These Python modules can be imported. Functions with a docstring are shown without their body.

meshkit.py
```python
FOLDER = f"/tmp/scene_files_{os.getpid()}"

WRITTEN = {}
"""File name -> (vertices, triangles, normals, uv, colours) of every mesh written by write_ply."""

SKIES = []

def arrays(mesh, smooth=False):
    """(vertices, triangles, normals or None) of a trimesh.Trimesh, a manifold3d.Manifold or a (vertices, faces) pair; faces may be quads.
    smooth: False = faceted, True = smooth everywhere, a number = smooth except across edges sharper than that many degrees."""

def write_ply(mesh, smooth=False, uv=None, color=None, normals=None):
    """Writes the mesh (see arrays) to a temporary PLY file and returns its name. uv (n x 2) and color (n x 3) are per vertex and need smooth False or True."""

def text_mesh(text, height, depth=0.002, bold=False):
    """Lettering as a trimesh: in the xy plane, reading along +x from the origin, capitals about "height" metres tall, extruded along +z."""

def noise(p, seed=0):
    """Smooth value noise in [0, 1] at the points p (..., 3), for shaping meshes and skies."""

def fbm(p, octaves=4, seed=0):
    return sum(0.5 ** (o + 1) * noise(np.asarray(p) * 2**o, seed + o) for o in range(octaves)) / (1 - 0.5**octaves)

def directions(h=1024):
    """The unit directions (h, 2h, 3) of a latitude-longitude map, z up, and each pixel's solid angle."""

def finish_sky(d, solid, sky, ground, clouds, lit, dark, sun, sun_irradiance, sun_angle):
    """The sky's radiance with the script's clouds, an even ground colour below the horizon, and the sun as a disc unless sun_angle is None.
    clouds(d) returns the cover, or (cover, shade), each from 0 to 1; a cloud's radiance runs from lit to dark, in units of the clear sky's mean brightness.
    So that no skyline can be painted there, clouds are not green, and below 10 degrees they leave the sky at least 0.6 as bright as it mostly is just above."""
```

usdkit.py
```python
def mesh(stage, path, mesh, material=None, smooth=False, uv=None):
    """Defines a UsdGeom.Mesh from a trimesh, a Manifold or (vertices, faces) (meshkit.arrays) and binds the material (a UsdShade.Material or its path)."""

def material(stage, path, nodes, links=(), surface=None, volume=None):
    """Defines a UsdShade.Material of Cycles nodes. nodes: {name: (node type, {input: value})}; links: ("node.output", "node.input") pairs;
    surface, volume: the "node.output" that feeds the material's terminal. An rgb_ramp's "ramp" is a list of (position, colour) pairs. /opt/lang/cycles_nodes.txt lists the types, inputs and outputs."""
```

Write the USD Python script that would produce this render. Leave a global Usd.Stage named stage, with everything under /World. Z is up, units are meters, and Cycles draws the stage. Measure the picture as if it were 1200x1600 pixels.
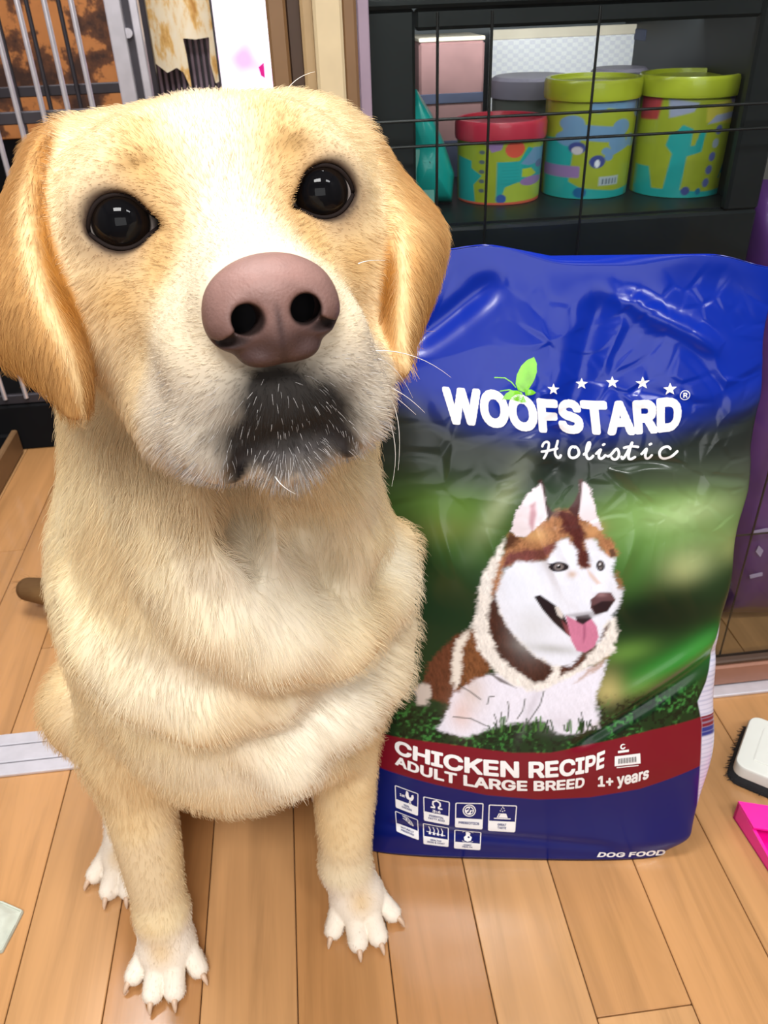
import math
import random

import numpy as np
import shapely
import shapely.affinity
import trimesh
from pxr import Gf, Sdf, Usd, UsdGeom, UsdLux, UsdShade, Vt
from scipy.interpolate import RectBivariateSpline
from scipy.spatial import ConvexHull, cKDTree
from shapely.geometry import LineString, Point, Polygon

import meshkit
import usdkit

random.seed(7)
RNG = np.random.default_rng(7)
stage = Usd.Stage.CreateInMemory()
UsdGeom.SetStageUpAxis(stage, UsdGeom.Tokens.z)
UsdGeom.SetStageMetersPerUnit(stage, 1.0)
UsdGeom.Xform.Define(stage, "/World")
UsdGeom.Scope.Define(stage, "/World/Looks")

# ------------------------------------------------------------------ camera
F_PX = 1250.0
EYE_HEIGHT = 0.88
_yaw, _pitch, _roll = np.radians([5.35, 33.2, -2.15])
FWD = np.array([math.sin(_yaw) * math.cos(_pitch), math.cos(_yaw) * math.cos(_pitch), -math.sin(_pitch)])
_r0 = np.array([math.cos(_yaw), -math.sin(_yaw), 0])
_u0 = np.cross(_r0, FWD)
RGT = math.cos(_roll) * _r0 + math.sin(_roll) * _u0
UPV = -math.sin(_roll) * _r0 + math.cos(_roll) * _u0
CAM = np.array([0, 0, EYE_HEIGHT])
cam = UsdGeom.Camera.Define(stage, "/World/camera")
cam.CreateHorizontalApertureAttr(36.0)
cam.CreateVerticalApertureAttr(48.0)
cam.CreateFocalLengthAttr(36.0 * F_PX / 1200)
cam.CreateClippingRangeAttr(Gf.Vec2f(0.02, 50))
cam.CreateFStopAttr(34.0)
cam.CreateFocusDistanceAttr(0.42)
cam.CreateExposureAttr(0.20)
_m = np.eye(4)
_m[0, :3], _m[1, :3], _m[2, :3], _m[3, :3] = RGT, UPV, -FWD, CAM
cam.AddTransformOp().Set(Gf.Matrix4d(*_m.ravel().tolist()))


# ------------------------------------------------------------------ light: the lamps of the shop and added fill lights
def rect_light(name, pos, target, w, h, power, color=(1, 1, 1)):
    l = UsdLux.RectLight.Define(stage, f"/World/{name}")
    l.CreateWidthAttr(w)
    l.CreateHeightAttr(h)
    l.CreateIntensityAttr(power)
    l.CreateColorAttr(Gf.Vec3f(*color))
    z = np.asarray(pos, float) - np.asarray(target, float)
    z /= np.linalg.norm(z)
    x = np.cross([0, 1, 0] if abs(z[2]) > .9 else [0, 0, 1], z)
    x /= np.linalg.norm(x)
    y = np.cross(z, x)
    m = np.eye(4)
    m[0, :3], m[1, :3], m[2, :3], m[3, :3] = x, y, z, pos
    l.AddTransformOp().Set(Gf.Matrix4d(*m.ravel().tolist()))
    return l


rect_light("ceiling_lamp", (-.15, -1.00, 2.40), (-.15, -.55, 0), .80, .50, 40.0, (1.0, .99, .975))
rect_light("ceiling_lamp_001", (-.10, .75, 2.50), (-.10, .75, 0), 1.20, .40, 23.0, (.99, 1.0, 1.0))
rect_light("added_front_fill", (.10, -2.05, 1.25), (.10, 0, 1.0), 1.50, 1.20, 2.5, (.97, .99, 1.0))  # soft fill added behind the camera to brighten the dog's chest
rect_light("ceiling_lamp_003", (-.55, 1.55, 2.50), (-.55, 1.75, 0), .70, .40, 18.0, (1.0, .99, .97))  # added to brighten the cage corner and the floor beside it
rect_light("ceiling_lamp_002", (1.24, -1.05, 2.42), (.9, -.6, 0), .60, .35, 26.0, (.98, .99, 1.0))


def ray(px, py):
    return FWD + RGT * (px - 600) / F_PX - UPV * (py - 800) / F_PX


def at(px, py, d):
    """The point of the room seen at a pixel of the photograph, d metres along the viewing axis."""
    return CAM + ray(px, py) * d


def on_floor(px, py, z=0.0):
    r = ray(px, py)
    return CAM + r * (z - EYE_HEIGHT) / r[2]


def on_wall(px, py, y):
    r = ray(px, py)
    return CAM + r * y / r[1]


# ------------------------------------------------------------------ things, parts, materials
TAKEN = {}


def path_for(name, parent):
    base = str(parent.GetPath()) if parent is not None else "/World"
    n = TAKEN.get((base, name), 0)
    TAKEN[(base, name)] = n + 1
    return f"{base}/{name}" + (f"_{n:03d}" if n else "")


def tag(p, label=None, category=None, group=None, kind=None):
    p = p.GetPrim() if hasattr(p, "GetPrim") else p
    for k, v in (("label", label), ("category", category), ("group", group), ("kind", kind)):
        if v:
            p.SetCustomDataByKey(k, v)
    return p


def thing(name, label, category, loc=(0, 0, 0), rotz=0.0, group=None, kind=None):
    x = UsdGeom.Xform.Define(stage, path_for(name, None))
    x.AddTranslateOp().Set(Gf.Vec3d(*map(float, loc)))
    if rotz:
        x.AddRotateZOp().Set(math.degrees(rotz))
    return tag(x, label, category, group, kind)


def obj(name, mesh, mat, parent=None, smooth=30, label=None, category=None, group=None, kind=None, color=None, origin=None):
    """One Mesh prim; color: a colour per vertex (the primvar "coat"); origin: subtracted, for a mesh made in world space under a moved thing."""
    v, f, n = meshkit.arrays(mesh, smooth if color is None else True)
    if origin is not None:
        v = v - np.asarray(origin)
    p = path_for(name, parent)
    m = UsdGeom.Mesh.Define(stage, p)
    m.CreatePointsAttr(Vt.Vec3fArray.FromNumpy(np.ascontiguousarray(v, np.float32)))
    m.CreateFaceVertexCountsAttr(Vt.IntArray.FromNumpy(np.full(len(f), 3, np.int32)))
    m.CreateFaceVertexIndicesAttr(Vt.IntArray.FromNumpy(np.ascontiguousarray(f, np.int32).ravel()))
    m.CreateSubdivisionSchemeAttr("none")
    if n is not None:
        m.CreateNormalsAttr(Vt.Vec3fArray.FromNumpy(np.ascontiguousarray(n, np.float32)))
        m.SetNormalsInterpolation("vertex")
    if color is not None:
        UsdGeom.PrimvarsAPI(m).CreatePrimvar("coat", Sdf.ValueTypeNames.Color3fArray, "vertex").Set(Vt.Vec3fArray.FromNumpy(np.ascontiguousarray(color, np.float32)))
    UsdShade.MaterialBindingAPI.Apply(m.GetPrim()).Bind(UsdShade.Material.Get(stage, f"/World/Looks/{mat}"))
    return tag(m, label, category, group, kind)


def srgb(*c):
    c = np.asarray(c, float) / 255
    return tuple(np.where(c < .04045, c / 12.92, ((c + .055) / 1.055) ** 2.4))


def look(name, nodes, links=(), surface="p.BSDF"):
    return usdkit.material(stage, f"/World/Looks/{name}", nodes, links, surface=surface)


def plain(name, color, rough=.5, metal=0.0, spec=.5, vary=.12, scale=12.0, bump=0.0, coat=0.0, **kw):
    """A material of one colour with a little unevenness."""
    c = np.asarray(color, float)
    nodes = {
        "t": ("texture_coordinate", {}),
        "n": ("noise_texture", {"scale": scale, "detail": 4.0}),
        "r": ("rgb_ramp", {"ramp": [(.3, tuple(c * (1 - vary))), (.7, tuple(np.minimum(c * (1 + vary), 1)))]}),
        "p": ("principled_bsdf", {"roughness": rough, "metallic": metal, "specular_ior_level": spec, "coat_weight": coat, **kw}),
    }
    links = [("t.object", "n.vector"), ("n.fac", "r.fac"), ("r.color", "p.base_color")]
    if bump:
        nodes["b"] = ("bump", {"strength": bump, "distance": .002})
        links += [("n.fac", "b.height"), ("b.normal", "p.normal")]
    return look(name, nodes, links)


def painted(name, rough=.5, spec=.5, coat=0.0, bump=0.0, scale=60.0, dist=.002, **kw):
    """A material whose colour is the mesh's own print or markings (primvar "coat")."""
    nodes = {"a": ("attribute", {"attribute": "coat"}), "p": ("principled_bsdf", {"roughness": rough, "specular_ior_level": spec, "coat_weight": coat, **kw})}
    links = [("a.color", "p.base_color")]
    if bump:
        nodes |= {"t": ("texture_coordinate", {}), "n": ("noise_texture", {"scale": scale, "detail": 3.0}), "b": ("bump", {"strength": bump, "distance": dist})}
        links += [("t.object", "n.vector"), ("n.fac", "b.height"), ("b.normal", "p.normal")]
    return look(name, nodes, links)


def box(lo, hi):
    lo, hi = np.minimum(lo, hi), np.maximum(lo, hi)
    m = trimesh.creation.box(extents=hi - lo)
    m.apply_translation((lo + hi) / 2)
    return m


def hull(pts):
    """The convex hull of some points, its triangles facing outward."""
    pts = np.asarray(pts, float)
    h = ConvexHull(pts)
    f = h.simplices.copy()
    n = np.cross(pts[f[:, 1]] - pts[f[:, 0]], pts[f[:, 2]] - pts[f[:, 0]])
    flip = (n * h.equations[:, :3]).sum(1) < 0
    f[flip] = f[flip][:, ::-1]
    used, inv = np.unique(f, return_inverse=True)
    return trimesh.Trimesh(pts[used], inv.reshape(f.shape), process=False)


def bevel_box(lo, hi, r=.003):
    """A box with its edges chamfered."""
    lo, hi = np.minimum(lo, hi).astype(float), np.maximum(lo, hi).astype(float)
    r = min(r, (hi - lo).min() * .45)
    pts = []
    for k in np.ndindex(2, 2, 2):
        c = np.where(k, hi, lo)
        s = np.where(k, -1, 1) * r
        for m in range(3):
            q = c + s
            q[m] = c[m]
            pts.append(q)
    return hull(pts)


def tube(points, radius, n=10, caps=True):
    """A round bar along a line; radius may be one number or one per point."""
    p = np.asarray(points, float)
    rad = np.broadcast_to(np.asarray(radius, float), (len(p),))
    t = np.gradient(p, axis=0)
    t /= np.linalg.norm(t, axis=1, keepdims=True)
    ref = np.array([0, 0, 1.0]) if abs(t[:, 2]).mean() < .8 else np.array([1.0, 0, 0])
    a = np.cross(t, ref)
    a /= np.linalg.norm(a, axis=1, keepdims=True)
    b = np.cross(t, a)
    th = np.arange(n) / n * 2 * math.pi
    v = p[:, None] + rad[:, None, None] * (np.cos(th)[None, :, None] * a[:, None] + np.sin(th)[None, :, None] * b[:, None])
    f = []
    for i in range(len(p) - 1):
        for j in range(n):
            k = (j + 1) % n
            f += [[i * n + j, (i + 1) * n + j, i * n + k], [i * n + k, (i + 1) * n + j, (i + 1) * n + k]]
    v = v.reshape(-1, 3)
    if caps:
        v = np.vstack([v, p[0], p[-1]])
        m, e = len(v) - 2, (len(p) - 1) * n
        for j in range(n):
            k = (j + 1) % n
            f += [[m, j, k], [m + 1, e + k, e + j]]
    return trimesh.Trimesh(v, np.array(f), process=False)


def join(*ms):
    return trimesh.util.concatenate(list(ms))


def smoothstep(a, b, x):
    t = np.clip((x - a) / (b - a), 0, 1)
    return t * t * (3 - 2 * t)


def mixc(c, new, w):
    return c + (np.asarray(new) - c) * np.asarray(w)[:, None]
# ------------------------------------------------------------------ the room: floor, walls, door track
GLASS_Y = .800


def wood(name, base, seed, rough=.20):
    c = np.asarray(base, float)
    look(name, {
        "t": ("texture_coordinate", {}),
        "o": ("object_info", {}),
        "w": ("geometry", {}),
        "m": ("mapping", {"scale": (34.0, 2.2, 10.0), "location": (seed * 3.7, seed * 1.3, 0)}),
        "n": ("noise_texture", {"scale": 1.0, "detail": 6.0, "roughness": .62, "distortion": .7}),
        "m2": ("mapping", {"scale": (9.0, .9, 3.0), "location": (seed * 5.1, seed * 2.3, 0)}),
        "n2": ("noise_texture", {"scale": 1.0, "detail": 2.0, "distortion": .4}),
        "r": ("rgb_ramp", {"ramp": [(.25, tuple(c * .76)), (.5, tuple(c)), (.78, tuple(np.minimum(c * 1.16, 1)))]}),
        "r2": ("rgb_ramp", {"ramp": [(.3, (.80, .78, .74)), (.7, (1.1, 1.1, 1.1))]}),
        "x": ("mix_color", {"blend_type": "multiply", "fac": .8}),
        "b": ("bump", {"strength": .10, "distance": .001}),
        "s": ("noise_texture", {"scale": 3.0, "detail": 3.0}),
        "sr": ("map_range", {"from_min": .3, "from_max": .7, "to_min": rough - .05, "to_max": rough + .12}),
        "p": ("principled_bsdf", {"specular_ior_level": .5, "coat_weight": .35, "coat_roughness": .12}),
    }, [("w.position", "m.vector"), ("m.vector", "n.vector"), ("w.position", "m2.vector"), ("m2.vector", "n2.vector"), ("n.fac", "r.fac"), ("n2.fac", "r2.fac"),
        ("r.color", "x.a"), ("r2.color", "x.b"), ("x.result", "p.base_color"), ("n.fac", "b.height"), ("b.normal", "p.normal"),
        ("w.position", "s.vector"), ("s.fac", "sr.value"), ("sr.result", "p.roughness")])


WOODS = [(.51, .265, .108), (.47, .235, .090), (.535, .29, .125), (.50, .255, .102), (.445, .215, .080)]
for i, c in enumerate(WOODS):
    wood(f"floor_wood_{'abcde'[i]}", c, i + 1)
plain("floor_base", (.10, .05, .02), rough=.7)
plain("wall_paint", (.20, .185, .175), rough=.8)
plain("ceiling_paint", (.60, .58, .55), rough=.9)
plain("aluminium", (.68, .66, .72), rough=.36, metal=.40, scale=60, vary=.05)
plain("groove_black", (.03, .03, .035), rough=.6)

ROOM = dict(x0=-1.70, x1=1.70, y0=-2.10, y1=2.75, z1=2.60)
obj("floor", box((ROOM["x0"], ROOM["y0"], -.05), (ROOM["x1"], ROOM["y1"], -.0105)), "floor_base", kind="structure")
floor = stage.GetPrimAtPath("/World/floor")
JOINT0, BOARD = .0312, .1006


def plank(x0, x1, y0, y1, k):
    g = .00055
    obj("plank", bevel_box((x0 + g, y0 + g, -.0105), (x1 - g, y1 - g, 0), .0009), f"floor_wood_{'abcde'[k % 5]}", floor, smooth=False)


ends = {2: [.374 - .91, .374, .374 + .91], -7: [1.32 - .91, 1.32, 2.23]}
tone = random.Random(5)
last = -1
for i in range(-11, 10):
    x0 = JOINT0 + i * BOARD
    ys = ends.get(i)
    if ys is None:
        s = tone.uniform(-.25, .25) + (.05 if i % 2 else -.42)
        if -5 <= i <= 6:
            s = -.62 + .1 * tone.random()                 # no end joint between the feet and the bag
            ys = [s, s + 1.55]
        else:
            ys = [s, s + .91, s + 1.82]
    ys = [-.60] + [y for y in ys if -.5 < y < 2.6] + [2.74]
    for a, b in zip(ys[:-1], ys[1:]):
        k = tone.randrange(5)
        k = (k + 1) % 5 if k == last else k
        last = k
        plank(x0, x0 + BOARD, a, b, k)
obj("wall_back", box((ROOM["x0"], ROOM["y1"], -.05), (ROOM["x1"], ROOM["y1"] + .05, ROOM["z1"])), "wall_paint", kind="structure")
obj("wall_front", box((ROOM["x0"], ROOM["y0"] - .05, -.05), (ROOM["x1"], ROOM["y0"], ROOM["z1"])), "wall_paint", kind="structure")
obj("wall_left", box((ROOM["x0"] - .05, ROOM["y0"], -.05), (ROOM["x0"], ROOM["y1"], ROOM["z1"])), "wall_paint", kind="structure")
obj("wall_right", box((ROOM["x1"], ROOM["y0"], -.05), (ROOM["x1"] + .05, ROOM["y1"], ROOM["z1"])), "wall_paint", kind="structure")
obj("ceiling", box((ROOM["x0"], ROOM["y0"], ROOM["z1"]), (ROOM["x1"], ROOM["y1"], ROOM["z1"] + .05)), "ceiling_paint", kind="structure")

# the aluminium track of the sliding door, across the floor
trk = tag(UsdGeom.Xform.Define(stage, "/World/trim_1"), kind="structure")
y0 = .768
for a, b in ((0, .0205), (.0225, .0520), (.0540, .0745)):
    obj("track_rail", bevel_box((-1.55, y0 + a, .0002), (1.65, y0 + b, .0058), .0012), "aluminium", trk)
obj("track_groove", box((-1.55, y0 + .004, .0002), (1.65, y0 + .0705, .0022)), "groove_black", trk)

# the sliding door: stiles, rail, pane
plain("door_beige", srgb(176, 150, 112), rough=.45, scale=40, vary=.06)
plain("door_brown", srgb(122, 92, 62), rough=.45, scale=40, vary=.06)
plain("door_dark", srgb(74, 54, 42), rough=.5, scale=40, vary=.06)
plain("door_pale", srgb(206, 188, 152), rough=.42, scale=40, vary=.05)
plain("rail_rose", srgb(150, 104, 84), rough=.4, scale=40, vary=.08)
plain("gasket_lilac", srgb(150, 132, 150), rough=.3, scale=40, vary=.05)
look("window_glass", {
    "f": ("fresnel", {"IOR": 1.22}),
    "t": ("transparent_bsdf", {"color": (.90, .93, .92)}),
    "g": ("glossy_bsdf", {"roughness": .03, "color": (1, 1, 1)}),
    "m": ("mix_closure", {}),
}, [("f.fac", "m.fac"), ("t.BSDF", "m.closure1"), ("g.BSDF", "m.closure2")], surface="m.closure")

door = tag(UsdGeom.Xform.Define(stage, "/World/door_1"), kind="structure")


def stile(px0, px1, y0, y1, mat, z0=.006, z1=2.05, name="stile"):
    """An upright of the door frame, between two columns of the photograph measured at its front."""
    a, b = on_wall(px0, 20, y0)[0], on_wall(px1, 20, y0)[0]
    obj(name, bevel_box((a, y0, z0), (b, y1, z1), .0025), mat, door)


stile(416, 447, .812, .838, "door_brown")
stile(445, 472, .822, .838, "door_dark")
stile(469, 492, .806, .836, "door_beige")
stile(489, 535, .786, .804, "door_pale")
stile(533, 557, .790, .808, "door_brown")
gx0, gx1 = on_wall(557, 20, GLASS_Y)[0], 1.60
obj("gasket", bevel_box((gx0, .794, .05), (gx0 + .010, .804, 2.05), .001), "gasket_lilac", door)
obj("bottom_rail", bevel_box((gx0, .786, .006), (gx1, .808, .044), .003), "rail_rose", door)
obj("bottom_rail", bevel_box((gx0, .789, .0445), (gx1, .806, .052), .002), "door_dark", door)
obj("glass_pane", box((gx0 + .010, .7985, .052), (gx1, .8015, 2.05)), "window_glass", door)
# ------------------------------------------------------------------ the bag of dog food
plain("print_white", (.86, .87, .90), rough=.22, spec=.5, coat=.5, vary=.03)
plain("print_navy", (.010, .022, .16), rough=.25, coat=.5, vary=.05)
plain("print_green", srgb(120, 200, 40), rough=.25, coat=.5, vary=.25, scale=60)
plain("print_red", srgb(150, 25, 45), rough=.3, coat=.4, vary=.05)
plain("print_black", (.02, .02, .025), rough=.3, vary=.05)
painted("bag_film", rough=.24, spec=.28, coat=.14, coat_roughness=.08)

BAG_O = np.array([.017, .596, 0])
BAG_X = np.array([.384, -.060, 0]) / np.linalg.norm([.384, -.060, 0])
BAG_Y = np.array([-BAG_X[1], BAG_X[0], 0])
BAG_LEAN = math.radians(15)
BAG_V = BAG_Y * math.sin(BAG_LEAN) + np.array([0, 0, 1]) * math.cos(BAG_LEAN)
BAG_N = np.cross(BAG_X, BAG_V)
BAG_L = .692


def bag_left(b):
    v = b / BAG_L
    return -.004 + .006 * smoothstep(.05, .0, v) + .010 * np.sin(v * 5) * v + .004 * np.sin(v * 23)


def bag_right(b):
    v = b / BAG_L
    r = .3885 - .030 * smoothstep(.055, .0, v) ** 2 + .014 * smoothstep(.25, .75, v) + .013 * np.exp(-((v - .22) / .10) ** 2)
    return r + .002 * np.sin(v * 40) * smoothstep(.2, .5, v)


def bag_top(a):
    """The crumpled upper edge, as a part of the height."""
    x = a / .40
    return 1.006 - .030 * np.exp(-((x - .62) / .17) ** 2) - .030 * smoothstep(.72, 1.0, x) + .004 * np.sin(x * 23)


def ridged(p, octaves, seed):
    return sum((1 - np.abs(2 * meshkit.noise(p * 2 ** o + 17 * o, seed + o) - 1)) * .5 ** o for o in range(octaves)) / (2 - .5 ** (octaves - 1))


def crumple(q, cell, seed):
    """Crushed film: tilted facets that meet in creases, about -1 to 1."""
    r = np.random.default_rng(seed)
    n = int(.55 * .85 / cell ** 2)
    pts = np.stack([r.uniform(-.05, .50, n), r.uniform(-.05, .80, n)], 1)
    tilt = r.normal(0, 1, (n, 2))
    d, i = cKDTree(pts).query(np.asarray(q)[..., :2].reshape(-1, 2), k=2)
    w = smoothstep(.0, .42, (d[:, 1] - d[:, 0]) / cell)
    t = ((np.asarray(q)[..., :2].reshape(-1, 2) - pts[i[:, 0]]) * tilt[i[:, 0]]).sum(1) / cell
    return ((t * .8 + .55) * w - .4).reshape(np.asarray(q).shape[:-1])


def bag_fat(u, v):
    e = np.maximum(1 - np.abs(2 * u - 1) ** 2.6, 0) ** (1 / 2.2)
    return (.004 + .012 * smoothstep(.16, .0, v) + .025 * smoothstep(0, .22, v) * smoothstep(1.02, .60, v)) * e


def bag_height(a, b, wrinkles=True):
    """How far the front stands out of its plane at (a, b)."""
    v = np.clip(b / BAG_L, 0, 1)
    u = np.clip((a - bag_left(b)) / (bag_right(b) - bag_left(b)), 0, 1)
    e = np.maximum(1 - np.abs(2 * u - 1) ** 2.6, 0) ** (1 / 2.2)
    h = bag_fat(u, v)
    if wrinkles:
        p = np.stack([a, b, 0 * a], -1)
        q = p + .03 * np.stack([meshkit.noise(p * 14, 31) - .5, meshkit.noise(p * 14, 32) - .5, 0 * a], -1)
        up = smoothstep(.48, .72, v)
        low = 1 - up
        h = h + up * (.0076 * (ridged(q * [7, 6, 1], 2, 41) - .55) + (.0012 + .0020 * smoothstep(.25, .6, u)) * smoothstep(.55, .68, v) * crumple(q * [1, 1.35, 1], .055, 5)) * (.35 + .65 * e)
        h = h + smoothstep(.52, .66, v) * smoothstep(.30, .60, u) * .0007 * crumple(q * [1, 1.2, 1], .024, 6)
        drape = np.exp(-((v - .565) / .055) ** 2)
        h = h + drape * .0115 * (ridged(np.stack([q[..., 0] * 26 + q[..., 1] * 6, q[..., 1] * 5, 0 * a], -1), 2, 61) - .5) * e
        h = h + low * .0042 * (meshkit.fbm(q * [5, 9, 1], 3, 71) - .5) * e
        for (a0, b0, a1, b1, w, d) in ((.405, .285, .235, .165, .008, -.0045), (.400, .305, .280, .225, .010, .0035), (.02, .045, .30, .020, .008, -.0020), (.36, .60, .25, .67, .010, .0050), (.05, .60, .15, .665, .012, -.005), (.20, .46, .245, .67, .016, -.006)):
            dx, dy = a1 - a0, b1 - b0
            ll = math.hypot(dx, dy)
            s = ((a - a0) * dx + (b - b0) * dy) / ll
            t = ((a - a0) * dy - (b - b0) * dx) / ll
            h = h + d * np.exp(-(t / w) ** 2) * smoothstep(-.01, .03, s) * smoothstep(ll + .01, ll - .03, s)
        flat_ = bag_fat(u, v)
        h = flat_ + (h - flat_) * smoothstep(1.0, .95, v)
    return h


def bag_front(a, b, wrinkles=True):
    a, b = np.asarray(a, float), np.asarray(b, float)
    h = bag_height(a, b, wrinkles)
    low = smoothstep(.0, .03, b)
    return BAG_O + a[..., None] * BAG_X + (b * bag_top(a) ** smoothstep(.6, 1, b / BAG_L))[..., None] * BAG_V + (h * (.8 + .2 * low))[..., None] * BAG_N


def bag_normal(a, b):
    e = .0012
    n = np.cross(bag_front(a + e, b) - bag_front(a - e, b), bag_front(a, b + e) - bag_front(a, b - e))
    return n / np.linalg.norm(n, axis=-1, keepdims=True)


def to_bag(px, py):
    """Where on the bag (a, b) a spot of the print lies, measured in the photograph."""
    px, py = np.atleast_1d(np.asarray(px, float)), np.atleast_1d(np.asarray(py, float))
    r = FWD + RGT * ((px - 600) / F_PX)[:, None] - UPV * ((py - 800) / F_PX)[:, None]
    h = np.zeros(len(px))
    for _ in range(4):
        o = BAG_O[None] + h[:, None] * BAG_N
        t = ((o - CAM) * BAG_N).sum(1) / (r @ BAG_N)
        q = CAM + r * t[:, None] - BAG_O
        a, b = q @ BAG_X, q @ BAG_V
        h = bag_height(a, b, False)
    return np.stack([a, b], 1)


def art(pts):
    return to_bag([p[0] for p in pts], [p[1] for p in pts])


class Paint:
    """Flat print laid over points (n x 2), coat over coat."""

    def __init__(self, xy, base):
        self.xy, self.c = xy, np.tile(np.asarray(base, float), (len(xy), 1))

    def mask(self, poly, soft, rough=0.0, seed=0):
        poly = poly if isinstance(poly, (Polygon, shapely.geometry.base.BaseGeometry)) else Polygon(poly)
        poly = poly if poly.is_valid else poly.buffer(0)
        x0, y0, x1, y1 = poly.bounds
        m = soft + rough * 2
        i = np.flatnonzero((self.xy[:, 0] > x0 - m) & (self.xy[:, 0] < x1 + m) & (self.xy[:, 1] > y0 - m) & (self.xy[:, 1] < y1 + m))
        if not len(i):
            return i, np.zeros(0)
        p = self.xy[i]
        if rough:
            k = np.stack([p[:, 0], p[:, 1], 0 * p[:, 0]], 1) * (1.0 / (rough * 3))
            k2 = k * [2.6, 5.0, 1]
            p = p + (np.stack([meshkit.noise(k, seed), meshkit.noise(k + 9.3, seed + 1)], 1) - .5) * rough * 1.6
            p = p + (np.stack([meshkit.noise(k2, seed + 2), meshkit.noise(k2 + 9.3, seed + 3)], 1) - .5) * rough * 1.5
        d = shapely.distance(poly.boundary, shapely.points(p)) * np.where(shapely.contains_xy(poly, p[:, 0], p[:, 1]), 1, -1)
        return i, smoothstep(-soft, soft, d)

    def fill(self, poly, color, soft=.0008, rough=0.0, seed=0, alpha=1.0, tint=0.0):
        i, w = self.mask(poly, soft, rough, seed)
        if len(i):
            col = np.tile(np.asarray(color, float), (len(i), 1))
            if tint:
                k = np.stack([self.xy[i, 0] * 1.6 + self.xy[i, 1] * .5, self.xy[i, 1] * .45, 0 * w], 1)
                col = col * (1 + tint * (meshkit.fbm(k * 420, 3, seed) - .5) * 2.6)[:, None]
            self.c[i] = mixc(self.c[i], 0, w * alpha) + col * (w * alpha)[:, None]

    def blob(self, c, r, color, alpha=1.0, ang=0.0):
        d = self.xy - c
        ca, sa = math.cos(ang), math.sin(ang)
        x, y = d[:, 0] * ca + d[:, 1] * sa, -d[:, 0] * sa + d[:, 1] * ca
        self.c = mixc(self.c, color, alpha * np.exp(-((x / r[0]) ** 2 + (y / r[1]) ** 2)))


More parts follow.
